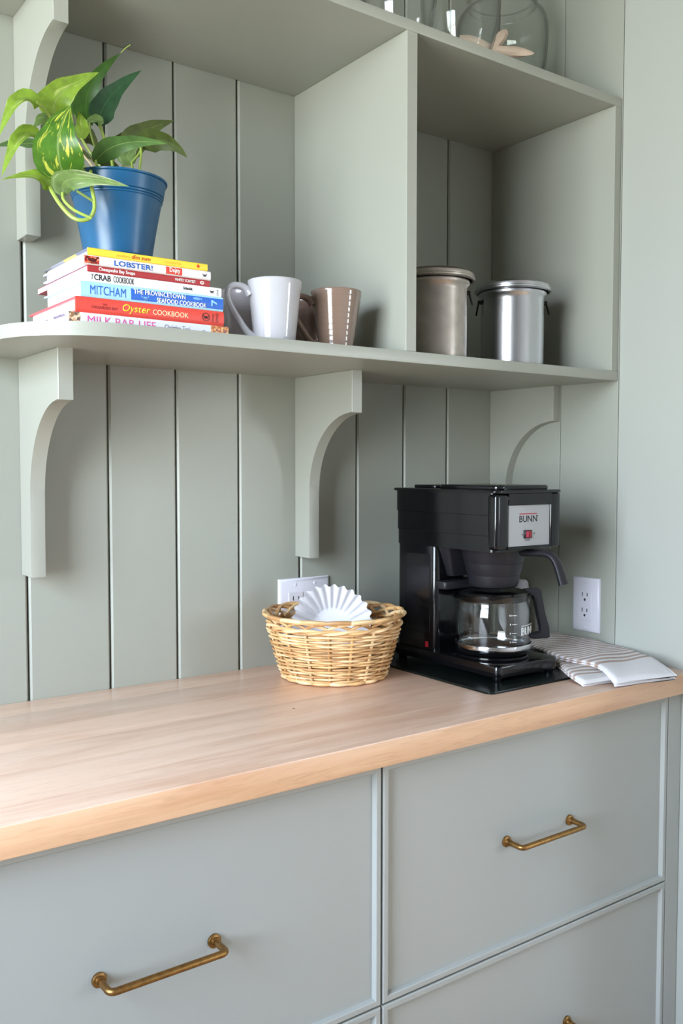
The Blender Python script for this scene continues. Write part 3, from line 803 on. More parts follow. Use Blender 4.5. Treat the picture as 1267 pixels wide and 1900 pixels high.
def leaf(material, a, m, t, hw, roll, fold=0.13):
    a, m, t = Vector(a), Vector(m), Vector(t)
    c = 2 * m - 0.5 * (a + t)
    bm = bmesh.new(); uvl = bm.loops.layers.uv.new('UVMap')
    NT, NV = 14, 8
    grid = []
    for i in range(NT + 1):
        s = i / NT
        p = (1 - s) ** 2 * a + 2 * s * (1 - s) * c + s * s * t
        d = (2 * (1 - s) * (c - a) + 2 * s * (t - c)).normalized()
        side = d.cross(VIEW).normalized()
        side = Matrix.Rotation(R(roll), 3, d) @ side
        nrm = side.cross(d).normalized()
        if nrm.dot(VIEW) > 0: nrm = -nrm
        wd = hw * (min(1.0, (s + 0.01) / 0.26) ** 0.5) * (1 - s) ** 0.80 * 1.24 * (1 + 0.10 * math.sin(math.pi * s)) if s > 0.02 else hw * 0.10
        wd *= 1 + 0.05 * math.sin(s * 19 + hw * 900)
        row = []
        for k in range(NV + 1):
            v = -1 + 2 * k / NV
            lobe = -d * hw * 0.30 * (abs(v) ** 1.5) * max(0.0, 1 - s * 4.5)
            row.append(bm.verts.new(p + side * (v * wd) + nrm * (fold * wd * (abs(v) ** 1.3) - 0.10 * wd * v * v * math.sin(s * 9)) + lobe))
        grid.append(row)
    for i in range(NT):
        for k in range(NV):
            f = bm.faces.new((grid[i][k], grid[i][k + 1], grid[i + 1][k + 1], grid[i + 1][k]))
            for lp, (ii, kk) in zip(f.loops, ((i, k), (i, k + 1), (i + 1, k + 1), (i + 1, k))):
                lp[uvl].uv = (ii / NT, kk / NV)
    return new('leaf', bm, M['leaf_' + material], pl, angle=180)
LEAVES = [
    ('lime', (-1.1208, -0.1873, 1.8289), (-1.1495, -0.1917, 1.821), (-1.1776, -0.1995, 1.7653), 0.015, 35),
    ('lime', (-1.1176, -0.18, 1.7848), (-1.1453, -0.1853, 1.773), (-1.1732, -0.1935, 1.7132), 0.014, 30),
    ('green', (-1.0902, -0.0999, 1.8021), (-1.1213, -0.0899, 1.7977), (-1.1589, -0.088, 1.7867), 0.012, 55),
    ('lime', (-1.0814, -0.1539, 1.8312), (-1.0776, -0.1673, 1.8591), (-1.0279, -0.1889, 1.8935), 0.019, 35),
    ('dark', (-1.0116, -0.1045, 1.8484), (-1.0138, -0.1122, 1.8975), (-0.9727, -0.1386, 1.9538), 0.0145, 25),
    ('deep', (-1.0069, -0.1331, 1.8409), (-0.9923, -0.1413, 1.8809), (-0.947, -0.1589, 1.927), 0.015, 30),
    ('pale', (-1.0067, -0.1457, 1.8405), (-1.0212, -0.1477, 1.8383), (-1.0364, -0.1496, 1.8288), 0.0075, 20),
    ('variegated', (-1.1031, -0.2442, 1.7156), (-1.1182, -0.268, 1.7552), (-1.0954, -0.2564, 1.8094), 0.027, 15),
    ('lime', (-1.1194, -0.2334, 1.699), (-1.1437, -0.2399, 1.7084), (-1.1864, -0.2345, 1.6963), 0.0105, 50),
    ('pale', (-1.1085, -0.2544, 1.6878), (-1.0971, -0.274, 1.7048), (-1.0415, -0.3276, 1.6907), 0.0135, 50),
    ('green', (-1.0507, -0.2307, 1.7492), (-1.0226, -0.2621, 1.7705), (-0.9703, -0.3001, 1.7698), 0.012, 50),
    ('olive', (-0.9651, -0.1415, 1.796), (-0.942, -0.1434, 1.8351), (-0.8942, -0.1643, 1.8594), 0.0165, 35),
    ('olive', (-0.962, -0.1802, 1.8057), (-0.9341, -0.2128, 1.8055), (-0.9115, -0.2434, 1.7767), 0.0135, 45),
    ('pale', (-0.9764, -0.1842, 1.7726), (-0.98, -0.1807, 1.7874), (-0.9593, -0.1822, 1.8057), 0.0125, 30),
    ('pale', (-1.0908, -0.1613, 1.8012), (-1.104, -0.1634, 1.8125), (-1.119, -0.1657, 1.7993), 0.013, 20),
    ('lime', (-1.0453, -0.1571, 1.8032), (-1.0433, -0.1571, 1.8259), (-1.0444, -0.1426, 1.8476), 0.008, 40),
    ('green', (-1.0254, -0.0811, 1.8657), (-1.022, -0.0822, 1.8862), (-1.0109, -0.0766, 1.9073), 0.009, 30),
    ('dark', (-1.0426, -0.0561, 1.8678), (-1.0326, -0.0627, 1.879), (-1.0175, -0.0603, 1.8941), 0.006, 20),
    ('olive', (-1.0245, -0.0964, 1.828), (-1.0071, -0.0966, 1.8283), (-0.9942, -0.0947, 1.8113), 0.011, 30),
    ('olive', (-0.9735, -0.1099, 1.8078), (-0.9632, -0.1162, 1.8267), (-0.9404, -0.119, 1.8493), 0.012, 35),
    ('green', (-1.0567, -0.1771, 1.7465), (-1.0756, -0.1888, 1.7338), (-1.1015, -0.195, 1.7306), 0.01, 50),
    ('olive', (-1.0087, -0.1615, 1.7611), (-0.9939, -0.1465, 1.7758), (-0.9792, -0.1449, 1.7741), 0.008, 30),
    ('olive', (-1.0523, -0.129, 1.7742), (-1.0423, -0.1481, 1.7823), (-1.0331, -0.1679, 1.7708), 0.009, 35),
    ('dark', (-1.0554, -0.0975, 1.8475), (-1.0666, -0.1012, 1.8561), (-1.0809, -0.1038, 1.8465), 0.011, 30),
]
STEMS = [
    (0.0022, 'lime', [(-1.1208, -0.1873, 1.8289), (-1.1101, -0.1829, 1.8251), (-1.0931, -0.1712, 1.8141), (-1.073, -0.176, 1.7734), (-1.0442, -0.1741, 1.7401)]),
    (0.0018, 'lime', [(-1.1176, -0.18, 1.7848), (-1.0984, -0.1692, 1.7841), (-1.0666, -0.169, 1.7609), (-1.041, -0.1767, 1.7361)]),
    (0.0017, 'olive', [(-1.0902, -0.0999, 1.8021), (-1.0687, -0.1287, 1.7872), (-1.0307, -0.1716, 1.7392)]),
    (0.0018, 'lime', [(-1.0814, -0.1539, 1.8312), (-1.0733, -0.1483, 1.8165), (-1.0463, -0.1585, 1.7675), (-1.0274, -0.174, 1.7392)]),
    (0.0018, 'olive', [(-1.0116, -0.1045, 1.8484), (-1.012, -0.1185, 1.8177), (-1.0065, -0.164, 1.7454)]),
    (0.0024, 'lime', [(-1.0069, -0.1331, 1.8409), (-1.0009, -0.139, 1.8159), (-0.9975, -0.1557, 1.7858), (-1.0025, -0.1795, 1.7423)]),
    (0.0019, 'lime', [(-1.1031, -0.2442, 1.7156), (-1.096, -0.2371, 1.7134), (-1.0688, -0.2186, 1.7337), (-1.0351, -0.1936, 1.733)]),
    (0.0028, 'lime', [(-1.1194, -0.2334, 1.699), (-1.1137, -0.2514, 1.6758), (-1.1039, -0.2659, 1.6566), (-1.0933, -0.274, 1.6491), (-1.0805, -0.2769, 1.652), (-1.0723, -0.276, 1.6638), (-1.0694, -0.2709, 1.6788), (-1.07, -0.2629, 1.7021), (-1.0668, -0.2514, 1.7257), (-1.0382, -0.1911, 1.737)]),
    (0.0022, 'lime', [(-1.1085, -0.2544, 1.6878), (-1.1088, -0.2611, 1.6759), (-1.0988, -0.273, 1.6617), (-1.0776, -0.2815, 1.6522)]),
    (0.0019, 'olive', [(-1.07, -0.2705, 1.6788), (-1.0814, -0.2681, 1.6848), (-1.0927, -0.2657, 1.6908)]),
    (0.003, 'lime', [(-1.0748, -0.1877, 1.7621), (-1.0759, -0.2253, 1.7412), (-1.0731, -0.247, 1.7226), (-1.07, -0.2629, 1.7021)]),
    (0.0019, 'lime', [(-1.0507, -0.2307, 1.7492), (-1.0517, -0.2369, 1.7367), (-1.0475, -0.2217, 1.7314)]),
    (0.0018, 'lime', [(-0.962, -0.1802, 1.8057), (-0.964, -0.1923, 1.7866), (-0.9775, -0.2102, 1.7392)]),
    (0.0018, 'lime', [(-0.9764, -0.1842, 1.7726), (-0.9795, -0.1952, 1.7587), (-0.988, -0.2026, 1.7392)]),
    (0.0016, 'lime', [(-0.9764, -0.1842, 1.7726), (-0.9646, -0.1856, 1.7883), (-0.9581, -0.1833, 1.8024)]),
    (0.0018, 'olive', [(-0.9651, -0.1415, 1.796), (-0.9792, -0.1575, 1.7725), (-0.9972, -0.1834, 1.7423)]),
    (0.0018, 'tan', [(-1.0245, -0.0964, 1.828), (-1.0178, -0.1282, 1.7933), (-1.0032, -0.1665, 1.7454)]),
    (0.0016, 'tan', [(-1.0375, -0.1127, 1.8125), (-1.025, -0.1358, 1.7858), (-1.0104, -0.1738, 1.7423)]),
    (0.0016, 'tan', [(-1.051, -0.1539, 1.7878), (-1.0402, -0.1755, 1.7642), (-1.0247, -0.1885, 1.7361)]),
    (0.0018, 'lime', [(-1.0453, -0.1571, 1.8032), (-1.0279, -0.1588, 1.779), (-1.0071, -0.1762, 1.7423)]),
    (0.0016, 'olive', [(-1.0254, -0.0811, 1.8657), (-1.0231, -0.0973, 1.8297), (-1.0098, -0.1616, 1.7454)]),
    (0.0015, 'tan', [(-1.0311, -0.1299, 1.809), (-1.019, -0.1532, 1.7742), (-1.0038, -0.1786, 1.7423)]),
    (0.0016, 'olive', [(-0.9735, -0.1099, 1.8078), (-0.9874, -0.1389, 1.7758), (-0.9985, -0.1698, 1.7454)]),
    (0.0007, 'lime', [(-0.9727, -0.1386, 1.9538), (-0.9671, -0.1423, 1.9606), (-0.9601, -0.147, 1.9665)]),
]

for m_, a_, b_, t_, h_, r_ in LEAVES:
    leaf(m_, a_, b_, t_, h_ * 1.28, r_ * 0.75)
for r_, m_, P_ in STEMS:
    sp_ = smooth_path(P_, 5)
    new('stem', tube(bmesh.new(), sp_, [r_ * (1.0 if i < len(sp_) * 0.8 else 0.95) for i in range(len(sp_))], 7), M['stem_' + m_], pl)

# ================================================================= mugs
def mug(label, c, rb, rt, h, m, ang, ribs=False, hr=1.0):
    t = thing('mug', label, 'mug', (c[0], c[1], ZMT), 'mugs on the middle shelf')
    z0 = 0.0002
    prof = [(0, z0 + 0.002), (rb - 0.006, z0 + 0.002), (rb - 0.004, z0), (rb - 0.0012, z0), (rb, z0 + 0.002)]
    N_ = 30 if ribs else 10
    for k in range(1, N_ + 1):
        f = k / N_
        r = rb + (rt - rb) * (0.92 * f + 0.08 * f * f)
        if ribs: r += 0.00028 * math.sin(k * 2 * math.pi / 3)
        prof.append((r, z0 + 0.002 + (h - 0.004) * f))
    prof += [(rt - 0.0006, h - 0.0006), (rt - 0.0018, h), (rt - 0.0032, h - 0.0008), (rt - 0.0042, h - 0.004)]
    for k in range(1, 7):
        f = k / 6; prof.append((rt - 0.0042 + (rb - rt) * f * 0.97, h - 0.004 - (h - 0.012) * f))
    prof.append((0, 0.0075))
    new('body', lathe(bmesh.new(), prof, (c[0], c[1], ZMT), 56), m, t, angle=50)
    d = Vector((math.cos(R(ang)), math.sin(R(ang)), 0)); base = Vector((c[0], c[1], ZMT))
    hs = h / 0.1
    pts = [(rt * 0.93, 0.0760), (rt * 1.05, 0.0835), (rt * 1.27, 0.0888), (rt * 1.58, 0.0882), (rt * 1.76, 0.0800), (rt * 1.76, 0.0675), (rt * 1.60, 0.0520), (rt * 1.32, 0.0330), (rt * 1.04, 0.0165), (rb * 1.0, 0.0085)]
    path = smooth_path([base + d * r + Vector((0, 0, z * hs)) for r, z in pts], 4)
    n = len(path); rad = [0.0052 + 0.0026 * (abs(2 * i / (n - 1) - 1) ** 4) for i in range(n)]
    new('handle', tube(bmesh.new(), path, rad, 12, flat_=1.25), m, t)
    return t
mug('white tapered mug with triangular handle, nearest the cookbooks at the front', (-0.7800, -0.2800), 0.0330, 0.0432, 0.0985, M['mug_white'], 166)
mug('taupe brown ribbed mug at the front of the shelf beside the divider', (-0.6570, -0.2750), 0.0285, 0.0428, 0.0970, M['mug_brown'], 158, ribs=True)
mug('pale mauve grey mug standing behind the white mug', (-0.7730, -0.1780), 0.0335, 0.0432, 0.0985, M['mug_grey'], 60)
mug('dark brown mug in the shade behind the taupe ribbed mug', (-0.6480, -0.1760), 0.0300, 0.0428, 0.0950, M['mug_dark'], 60, ribs=True)

# ================================================================= metal canisters
def canister(label, c, rb, rl, h, hl, m, ang):
    t = thing('canister', label, 'canister', (c[0], c[1], ZMT), 'metal canisters in the box cubby')
    base = (c[0], c[1], ZMT)
    prof = [(0, 0.003), (rb - 0.008, 0.003), (rb - 0.005, 0.0003), (rb - 0.002, 0.0006), (rb, 0.004), (rb, 0.02), (rb + 0.0003, 0.08), (rb, h - 0.020), (rb + 0.0006, h - 0.012), (rb + 0.004, h - 0.008), (rb + 0.0058, h - 0.004), (rb + 0.005, h), (0, h)]
    new('body', lathe(bmesh.new(), prof, base, 72), m, t, angle=40)
    lp = [(rl - 0.006, h + 0.0004), (rl - 0.002, h + 0.0004), (rl, h + 0.0022), (rl + 0.0002, h + 0.0050), (rl - 0.0016, h + 0.0064), (rl - 0.0014, h + 0.0085), (rl - 0.0024, h + 0.0125), (rl - 0.0052, h + 0.0142), (rl - 0.0105, h + hl - 0.001), (rl - 0.014, h + hl), (rl * 0.5, h + hl + 0.001), (0, h + hl + 0.0015)]
    new('lid', lathe(bmesh.new(), lp + [(0, h + 0.0004)][:0], base, 72), m, t, angle=40)
    for s in (0, 180):
        d = Vector((math.cos(R(ang + s)), math.sin(R(ang + s)), 0)); e = Vector((-d.y, d.x, 0)); o = Vector(base)
        bm = bmesh.new()
        # riveted lug and hinged wire bail hanging from it
        tube(bm, [o + d * (rb - 0.001) + Vector((0, 0, h - 0.018)), o + d * (rb + 0.0075) + Vector((0, 0, h - 0.018))], 0.0042, 8)
        loop = [o + d * (rb + 0.006 + 0.003 * math.sin(math.pi * k / 10)) + e * (0.010 * math.cos(math.pi * (0.5 + 2 * k / 10 * 0.5))) * 1.0 + Vector((0, 0, h - 0.018 - 0.024 * math.sin(math.pi * k / 10))) for k in range(11)]
        tube(bm, smooth_path(loop, 2), 0.0018, 6)
        new('handle', bm, M['iron'], t)
    return t
canister('worn dull metal canister partly hidden behind the cubby divider', (-0.3930, -0.2220), 0.0612, 0.0765, 0.151, 0.0185, M['alu_old'], -30)
canister('shiny aluminium canister with rimmed lid beside the cubby side panel', (-0.1760, -0.2150), 0.0628, 0.0768, 0.155, 0.0185, M['alu'], -33)

# ================================================================= glass jars and starfish on the upper shelf
def jar(label, c, prof, lid=None):
    t = thing('glass_jar', label, 'jar', (c[0], c[1], ZUT), 'glass jars on the upper shelf')
    base = (c[0], c[1], ZUT + 0.0003)
    outer = smooth2(prof); inner = [(max(0.0, r - 0.0035), z + (0.004 if i < 3 else 0)) for i, (r, z) in enumerate(outer)]
    new('body', lathe(bmesh.new(), outer + inner[::-1], base, 56), M['jar_glass'], t, angle=60)
    if lid:
        rl, zl = lid
        new('lid', lathe(bmesh.new(), [(rl - 0.012, zl), (rl, zl + 0.002), (rl + 0.004, zl + 0.008), (rl, zl + 0.013), (rl * 0.8, zl + 0.022), (0.02, zl + 0.034), (0.012, zl + 0.045), (0.018, zl + 0.058), (0.0, zl + 0.066)], base, 48), M['jar_glass'], t, angle=60)
    return t
def smooth2(prof):
    return [(max(0.0, p.x), p.z) for p in smooth_path([Vector((r, 0, z)) for r, z in prof], 4)]
jar('large round lidded glass jar on the upper shelf nearest the right wall', (-0.1260, -0.1300), [(0.0, 0.004), (0.050, 0.003), (0.070, 0.008), (0.080, 0.040), (0.091, 0.100), (0.0955, 0.160), (0.092, 0.195), (0.078, 0.214), (0.070, 0.220), (0.0725, 0.228), (0.0735, 0.236)], (0.073, 0.238))
jar('smooth bulging glass jar in the middle of the upper shelf', (-0.3680, -0.2620), [(0.0, 0.004), (0.040, 0.003), (0.050, 0.008), (0.061, 0.035), (0.070, 0.075), (0.0735, 0.120), (0.0735, 0.180), (0.070, 0.225), (0.066, 0.25)])
jar('tapered glass jar on the upper shelf farthest from the wall', (-0.5140, -0.2620), [(0.0, 0.004), (0.044, 0.003), (0.052, 0.008), (0.060, 0.035), (0.066, 0.075), (0.068, 0.120), (0.066, 0.180), (0.060, 0.215)], (0.060, 0.216))

bm = bmesh.new()
sc_c = Vector((-0.2500, -0.2260, ZUT + 0.0690))
ax1 = Vector((0.81, -0.587, 0.0)); ax2 = Vector((0.35, 0.45, 0.82)).normalized(); nn = ax1.cross(ax2).normalized()
N_ = 80; top = []; rim_ = []; bot = []
for k in range(N_):
    a = 2 * math.pi * k / N_ - 0.09
    rr = 0.019 + 0.062 * max(0.0, math.cos(2.5 * (a + 0.09))**2) ** 1.9
    d = ax1 * math.cos(a) + ax2 * math.sin(a)
    rim_.append(sc_c + d * rr); top.append(sc_c + d * rr * 0.78 + nn * 0.0065); bot.append(sc_c + d * rr * 0.78 - nn * 0.0065)
loft(bm, [bot, rim_, top], cap=False)
vb = bm.verts.new(sc_c - nn * 0.010); vt = bm.verts.new(sc_c + nn * 0.010); bm.verts.ensure_lookup_table()
for k in range(N_):
    bm.faces.new((bm.verts[k], bm.verts[(k + 1) % N_], vb)); bm.faces.new((bm.verts[2 * N_ + k], bm.verts[2 * N_ + (k + 1) % N_], vt))
tag(new('starfish', bm, M['shell'], origin=(sc_c.x, sc_c.y, ZUT)), 'pale peach starfish propped up between the glass jars', 'starfish')

# ================================================================= wicker basket
BC = Vector((-0.5675, -0.1440, ZC)); RB, RT, HB = 0.0920, 0.1215, 0.098
bk = thing('wicker_basket', 'round golden wicker basket with a braided rim in front of the white outlet plate', 'basket', tuple(BC))
NS = 18
def wall_r(z): 
    f = max(0.0, min(1.0, z / HB)); return RB + (RT - RB) * (f ** 0.9)
rnd = random.Random(3)
for i in range(NS):
    a = 2 * math.pi * (i + 0.5) / NS
    pts = [BC + Vector((wall_r(z) * math.cos(a), wall_r(z) * math.sin(a), z)) for z in (0.004, 0.03, 0.06, 0.09, 0.104)]
    new('stake', tube(bmesh.new(), pts, 0.0027, 6), M['wicker'][i % 3], bk)
NR = 23
for k in range(NR):
    z = 0.009 + (HB - 0.012) * k / (NR - 1)
    pts = []
    n = NS * 6
    ph = rnd.uniform(-0.0006, 0.0006)
    for j in range(n):
        th = 2 * math.pi * (j / n)
        w_ = math.cos(NS / 2 * (th - math.pi / NS) + math.pi * k)
        r = wall_r(z) + 0.0052 * w_ * (0.75 + 0.25 * abs(w_))
        pts.append(BC + Vector((r * math.cos(th), r * math.sin(th), z + ph + 0.0010 * math.sin(3 * th + k) + 0.0007 * w_)))
    new('weaver', tube(bmesh.new(), pts, 0.0021, 6, closed=True), M['wicker'][(k * 7 + (k // 3)) % 3 if k % 4 else 0], bk)
# twisted foot and top bands
for z, rr, tw in ((0.0045, 0.0034, 0), (0.0045, 0.0034, math.pi), (0.1005, 0.0030, 0), (0.1005, 0.0030, math.pi)):
    pts = []
    n = NS * 8
    for j in range(n):
        th = 2 * math.pi * j / n
        q = NS / 2 * th * 1.0 + tw
        r = wall_r(z) + 0.0042 * math.cos(q); 
        pts.append(BC + Vector((r * math.cos(th), r * math.sin(th), z + 0.0022 * math.sin(q) if z > 0.01 else z)))
    new('twisted_band', tube(bmesh.new(), pts, rr, 7, closed=True), M['wicker'][0 if tw else 1], bk)
# braided rim: every stake bends over its neighbours and tucks in again
for i in range(NS):
    a0 = 2 * math.pi * (i + 0.5) / NS; st = 2 * math.pi / NS
    pts = []
    for j in range(15):
        s = j / 14
        th = a0 + st * 3.1 * s
        r = RT + 0.0010 + 0.0088 * math.sin(2 * math.pi * (s * 0.92 - 0.16))
        z = 0.1035 + 0.0150 * math.sin(math.pi * min(1.0, s * 1.05)) ** 0.8 + 0.002 * (1 - s)
        pts.append(BC + Vector((r * math.cos(th), r * math.sin(th), z)))
    rr = [0.0040 * (0.72 + 0.28 * math.sin(math.pi * j / 14)) for j in range(15)]
    new('rim_rod', tube(bmesh.new(), pts, rr, 7), M['wicker'][(i * 2) % 3], bk)
bm = bmesh.new()
pts = []
for j in range(9 * 28):
    th = 2 * math.pi * j / 28; r = 0.008 + 0.0091 * th / (2 * math.pi)
    pts.append(BC + Vector((r * math.cos(th), r * math.sin(th), 0.006)))
tube(bm, pts, 0.0046, 6, flat_=0.7)
new('woven_base', bm, M['wicker'][2], bk)

# paper coffee filters leaning in the basket, open towards the room
FA = Vector((-0.560, -0.780, 0.275)).normalized()
FU = Vector((0, 0, 1)); FU = (FU - FA * FU.dot(FA)).normalized(); FS = FU.cross(FA).normalized()
FB = Vector((-0.5475, -0.1090, 1.0035))
def filter_cup(scale, push, roll):
    bm = bmesh.new(); NFL = 26; n = NFL * 8
    prof = [(0.0, 0.0, 0), (0.020, 0.0002, 0), (0.0345, 0.0008, 0.0), (0.037, 0.004, 0.15), (0.045, 0.015, 0.5), (0.054, 0.027, 0.75), (0.064, 0.039, 0.95), (0.0735, 0.0485, 1.1)]
    prev = None; rings = []
    for r, h, am in prof:
        if r == 0:
            rings.append([bm.verts.new(FB + FA * push)]); continue
        ring = []
        for i in range(n):
            a = 2 * math.pi * i / n + roll
            q = math.sin(NFL * a); q = math.copysign(abs(q) ** 0.75, q)
            rr = r * scale + 0.0027 * am * q + 0.0012 * am * math.sin(3 * a + 1) 
            hh = h + push - 0.0028 * am * q + 0.0025 * am * math.sin(5 * a + 2 * am)
            ring.append(bm.verts.new(FB + FA * hh + (FS * math.cos(a) + FU * math.sin(a)) * rr))
        rings.append(ring)
    for a, b in zip(rings, rings[1:]):
        for i in range(n):
            j = (i + 1) % n
            if len(a) == 1: bm.faces.new((a[0], b[i], b[j]))
            else: bm.faces.new((a[i], a[j], b[j], b[i]))
    return bm
t = tag(new('coffee_filter', filter_cup(1.0, 0.0, 0.0), M['paper'], origin=tuple(FB), angle=180), 'white fluted paper coffee filter standing on edge in the wicker basket', 'coffee filter')

# ================================================================= glass mat and coffee maker
bm = prism(bmesh.new(), rrect(-0.4405, -0.1050, -0.4260, -0.0300, 0.012, 5), 'z', ZC, ZC + 0.0042, 0.0008)
tag(new('glass_mat', bm, M['mat_glass'], origin=(-0.27, -0.23, ZC), angle=40), 'dark green glass mat under the black coffee maker', 'mat')
bm = bmesh.new()

MX, ZM = -0.3020, ZC + 0.0042
AX = Vector((-0.2985, -0.2900, 0))           # axis of funnel, carafe and warming plate
mk = thing('coffee_maker', 'black drip coffee maker with silver faceplate standing on the glass mat', 'coffee maker', (MX, -0.24, ZM))
def slab(hw, y0, y1, z0, z1, r=0.012, bev=0.0015, x=MX):
    return prism(bmesh.new(), rrect(x - hw, x + hw, y0, y1, r, 6), 'z', z0, z1, bev, 2)
# base slab on feet
new('base', slab(0.0805, -0.3850, -0.0930, ZM + 0.0085, ZM + 0.0285, 0.010, 0.003), M['black'], mk, angle=40)
for sx in (-1, 1):
    for yy in (-0.372, -0.108):
        new('foot', lathe(bmesh.new(), [(0, 0), (0.0075, 0.0), (0.0085, 0.002), (0.0085, 0.0088), (0, 0.0088)], (MX + sx * 0.068, yy, ZM), 16), M['black'], mk)
new('warming_plate', lathe(bmesh.new(), [(0, 0.0), (0.067, 0.0), (0.067, 0.0030), (0.064, 0.0042), (0.058, 0.0036), (0, 0.0036)], (AX.x, AX.y, ZM + 0.0284), 40), M['black'], mk)
# rear tower with inset side panel lines
ZT = ZM + 0.0284
tw = new('tower', slab(0.0775, -0.2150, -0.0980, ZT, 1.1600, 0.014, 0.001), M['black'], mk, angle=40)
new('side_panel', prism(bmesh.new(), rrect(-0.200, -0.128, 0.985, 1.140, 0.004, 3), 'x', MX - 0.0785, MX - 0.0770, 0.0006), M['black'], mk)
new('tank_neck', loft(bmesh.new(), [[(x_, y_, z_) for x_, y_ in rrect(MX - h_, MX + h_, -0.2450 + d_, -0.2145, 0.006, 3)] for h_, d_, z_ in ((0.050, 0.012, 1.0990), (0.0740, 0.0, 1.1590))]), M['black_matte'], mk, angle=40)
new('ledge', slab(0.0760, -0.2420, -0.2140, 1.0760, 1.0900, 0.006, 0.003), M['black_matte'], mk, angle=40)
new('indicator_tab', B(MX - 0.0808, MX - 0.0765, -0.1960, -0.1895, 0.9590, 0.9700, 0.0006, 1), M['red'], mk)
# stepped housing
hs = [(0.0805, 1.1560, 1.1850), (0.0828, 1.1850, 1.2220), (0.0850, 1.2220, 1.2620)]
rings = []
for h_, z0_, z1_ in hs:
    for z_ in (z0_ + 0.0004, z1_ - 0.0004):
        rings.append([(x_, y_, z_) for x_, y_ in rrect(MX - h_, MX + h_, -0.3720 - (h_ - 0.08), -0.0970, 0.016, 6)])
new('housing', loft(bmesh.new(), rings), M['black'], mk, angle=30)
new('top_rim', slab(0.0885, -0.3860, -0.0930, 1.2618, 1.2672, 0.014, 0.0022), M['black'], mk, angle=40)
new('reservoir_lid', slab(0.0700, -0.3720, -0.2080, 1.2670, 1.2755, 0.016, 0.003), M['black'], mk, angle=40)
new('vent_lid', slab(0.0560, -0.1900, -0.1220, 1.2670, 1.2735, 0.008, 0.002), M['black'], mk, angle=40)
# front fascia: rounded frame with recessed faceplate
fx0, fx1 = MX - 0.0862, MX + 0.0818
fz0, fz1 = 1.1605, 1.2618
px0, px1, pz0, pz1 = -0.3545, -0.2450, 1.1650, 1.2405
bm = bmesh.new()
box(bm, fx0, px0, -0.3840, -0.3600, fz0, fz1, 0.0075, 5); box(bm, px1, fx1, -0.3840, -0.3600, fz0, fz1, 0.0042, 3)
box(bm, px0 - 0.002, px1 + 0.002, -0.3835, -0.3600, pz1, fz1, 0.0008, 1); box(bm, px0 - 0.002, px1 + 0.002, -0.3835, -0.3600, fz0, pz0, 0.0008, 1)
box(bm, px0 - 0.002, px1 + 0.002, -0.3790, -0.3600, pz0 - 0.001, pz1 + 0.001)
new('front_frame', bm, M['black'], mk, angle=40)
YP = -0.3802
fp = new('faceplate', B(px0 + 0.0008, px1 - 0.0008, YP, -0.3785, pz0 + 0.0006, pz1 - 0.0006, 0.0003, 1), M['silver'], mk)
new('brand_lettering', place(text_bm('BUNN', 0.0465, 0.0118, bold=0.01), (-0.3262, YP, 1.2090)), flat((22, 26, 34)), fp, smooth=False)
new('brand_bar', B(-0.3262, -0.2797, YP - 0.0002, YP + 0.0002, 1.2232, 1.2248), flat((176, 36, 50)), fp, smooth=False)
new('switch_lettering', place(text_bm('ON', 0.0042, 0.0022), (-0.3205, YP, 1.1855)), flat((60, 60, 66)), fp, smooth=False)
new('switch_lettering', place(text_bm('OFF', 0.0056, 0.0022), (-0.2895, YP, 1.1866)), flat((60, 60, 66)), fp, smooth=False)
new('switch_lettering', place(text_bm('WARMER', 0.0150, 0.0022), (-0.3122, YP, 1.1752)), flat((50, 50, 56)), fp, smooth=False)
new('trademark', place(text_bm('®', 0.0022, 0.0022), (-0.2792, YP, 1.2190)), flat((60, 60, 66)), fp, smooth=False)
sw = new('switch', B(-0.3150, -0.2940, YP - 0.0022, YP + 0.001, 1.1790, 1.1945, 0.0016, 2), M['black'], mk)
new('rocker', B(-0.3098, -0.3040, YP - 0.0040, YP - 0.001, 1.1810, 1.1925, 0.0006, 1), M['rocker'], sw); new('rocker', B(-0.3040, -0.2972, YP - 0.0034, YP - 0.001, 1.1810, 1.1925, 0.0006, 1), M['red'], sw)
# brew funnel with its pistol handle
fprof = [(0.0, 0.0), (0.020, 0.0), (0.040, 0.0008), (0.0445, 0.003), (0.0462, 0.007), (0.0500, 0.0235), (0.0497, 0.0242), (0.0502, 0.0250), (0.0560, 0.0470), (0.0556, 0.0477), (0.0562, 0.0485), (0.0625, 0.0735), (0.0640, 0.0770), (0.0, 0.0770)]
fn = new('brew_funnel', lathe(bmesh.new(), fprof, (AX.x, AX.y, 1.0810), 56), M['black_matte'], mk, angle=30)
hd = Vector((0.255, -0.967, 0)); o_ = Vector((AX.x, AX.y, 0))
pts = [o_ + hd * r + Vector((0, 0, z)) for r, z in ((0.055, 1.1485), (0.085, 1.1500), (0.108, 1.1500), (0.122, 1.1450), (0.131, 1.1330), (0.138, 1.1150), (0.144, 1.0960))]
new('funnel_handle', tube(bmesh.new(), smooth_path(pts, 4), 0.0085, 12, flat_=1.25, up=(0, 0, 1)) if False else tube(bmesh.new(), smooth_path(pts, 4), [0.0062 + 0.0022 * k / 24 for k in range(25)], 12, flat_=1.45), M['black_matte'], mk)

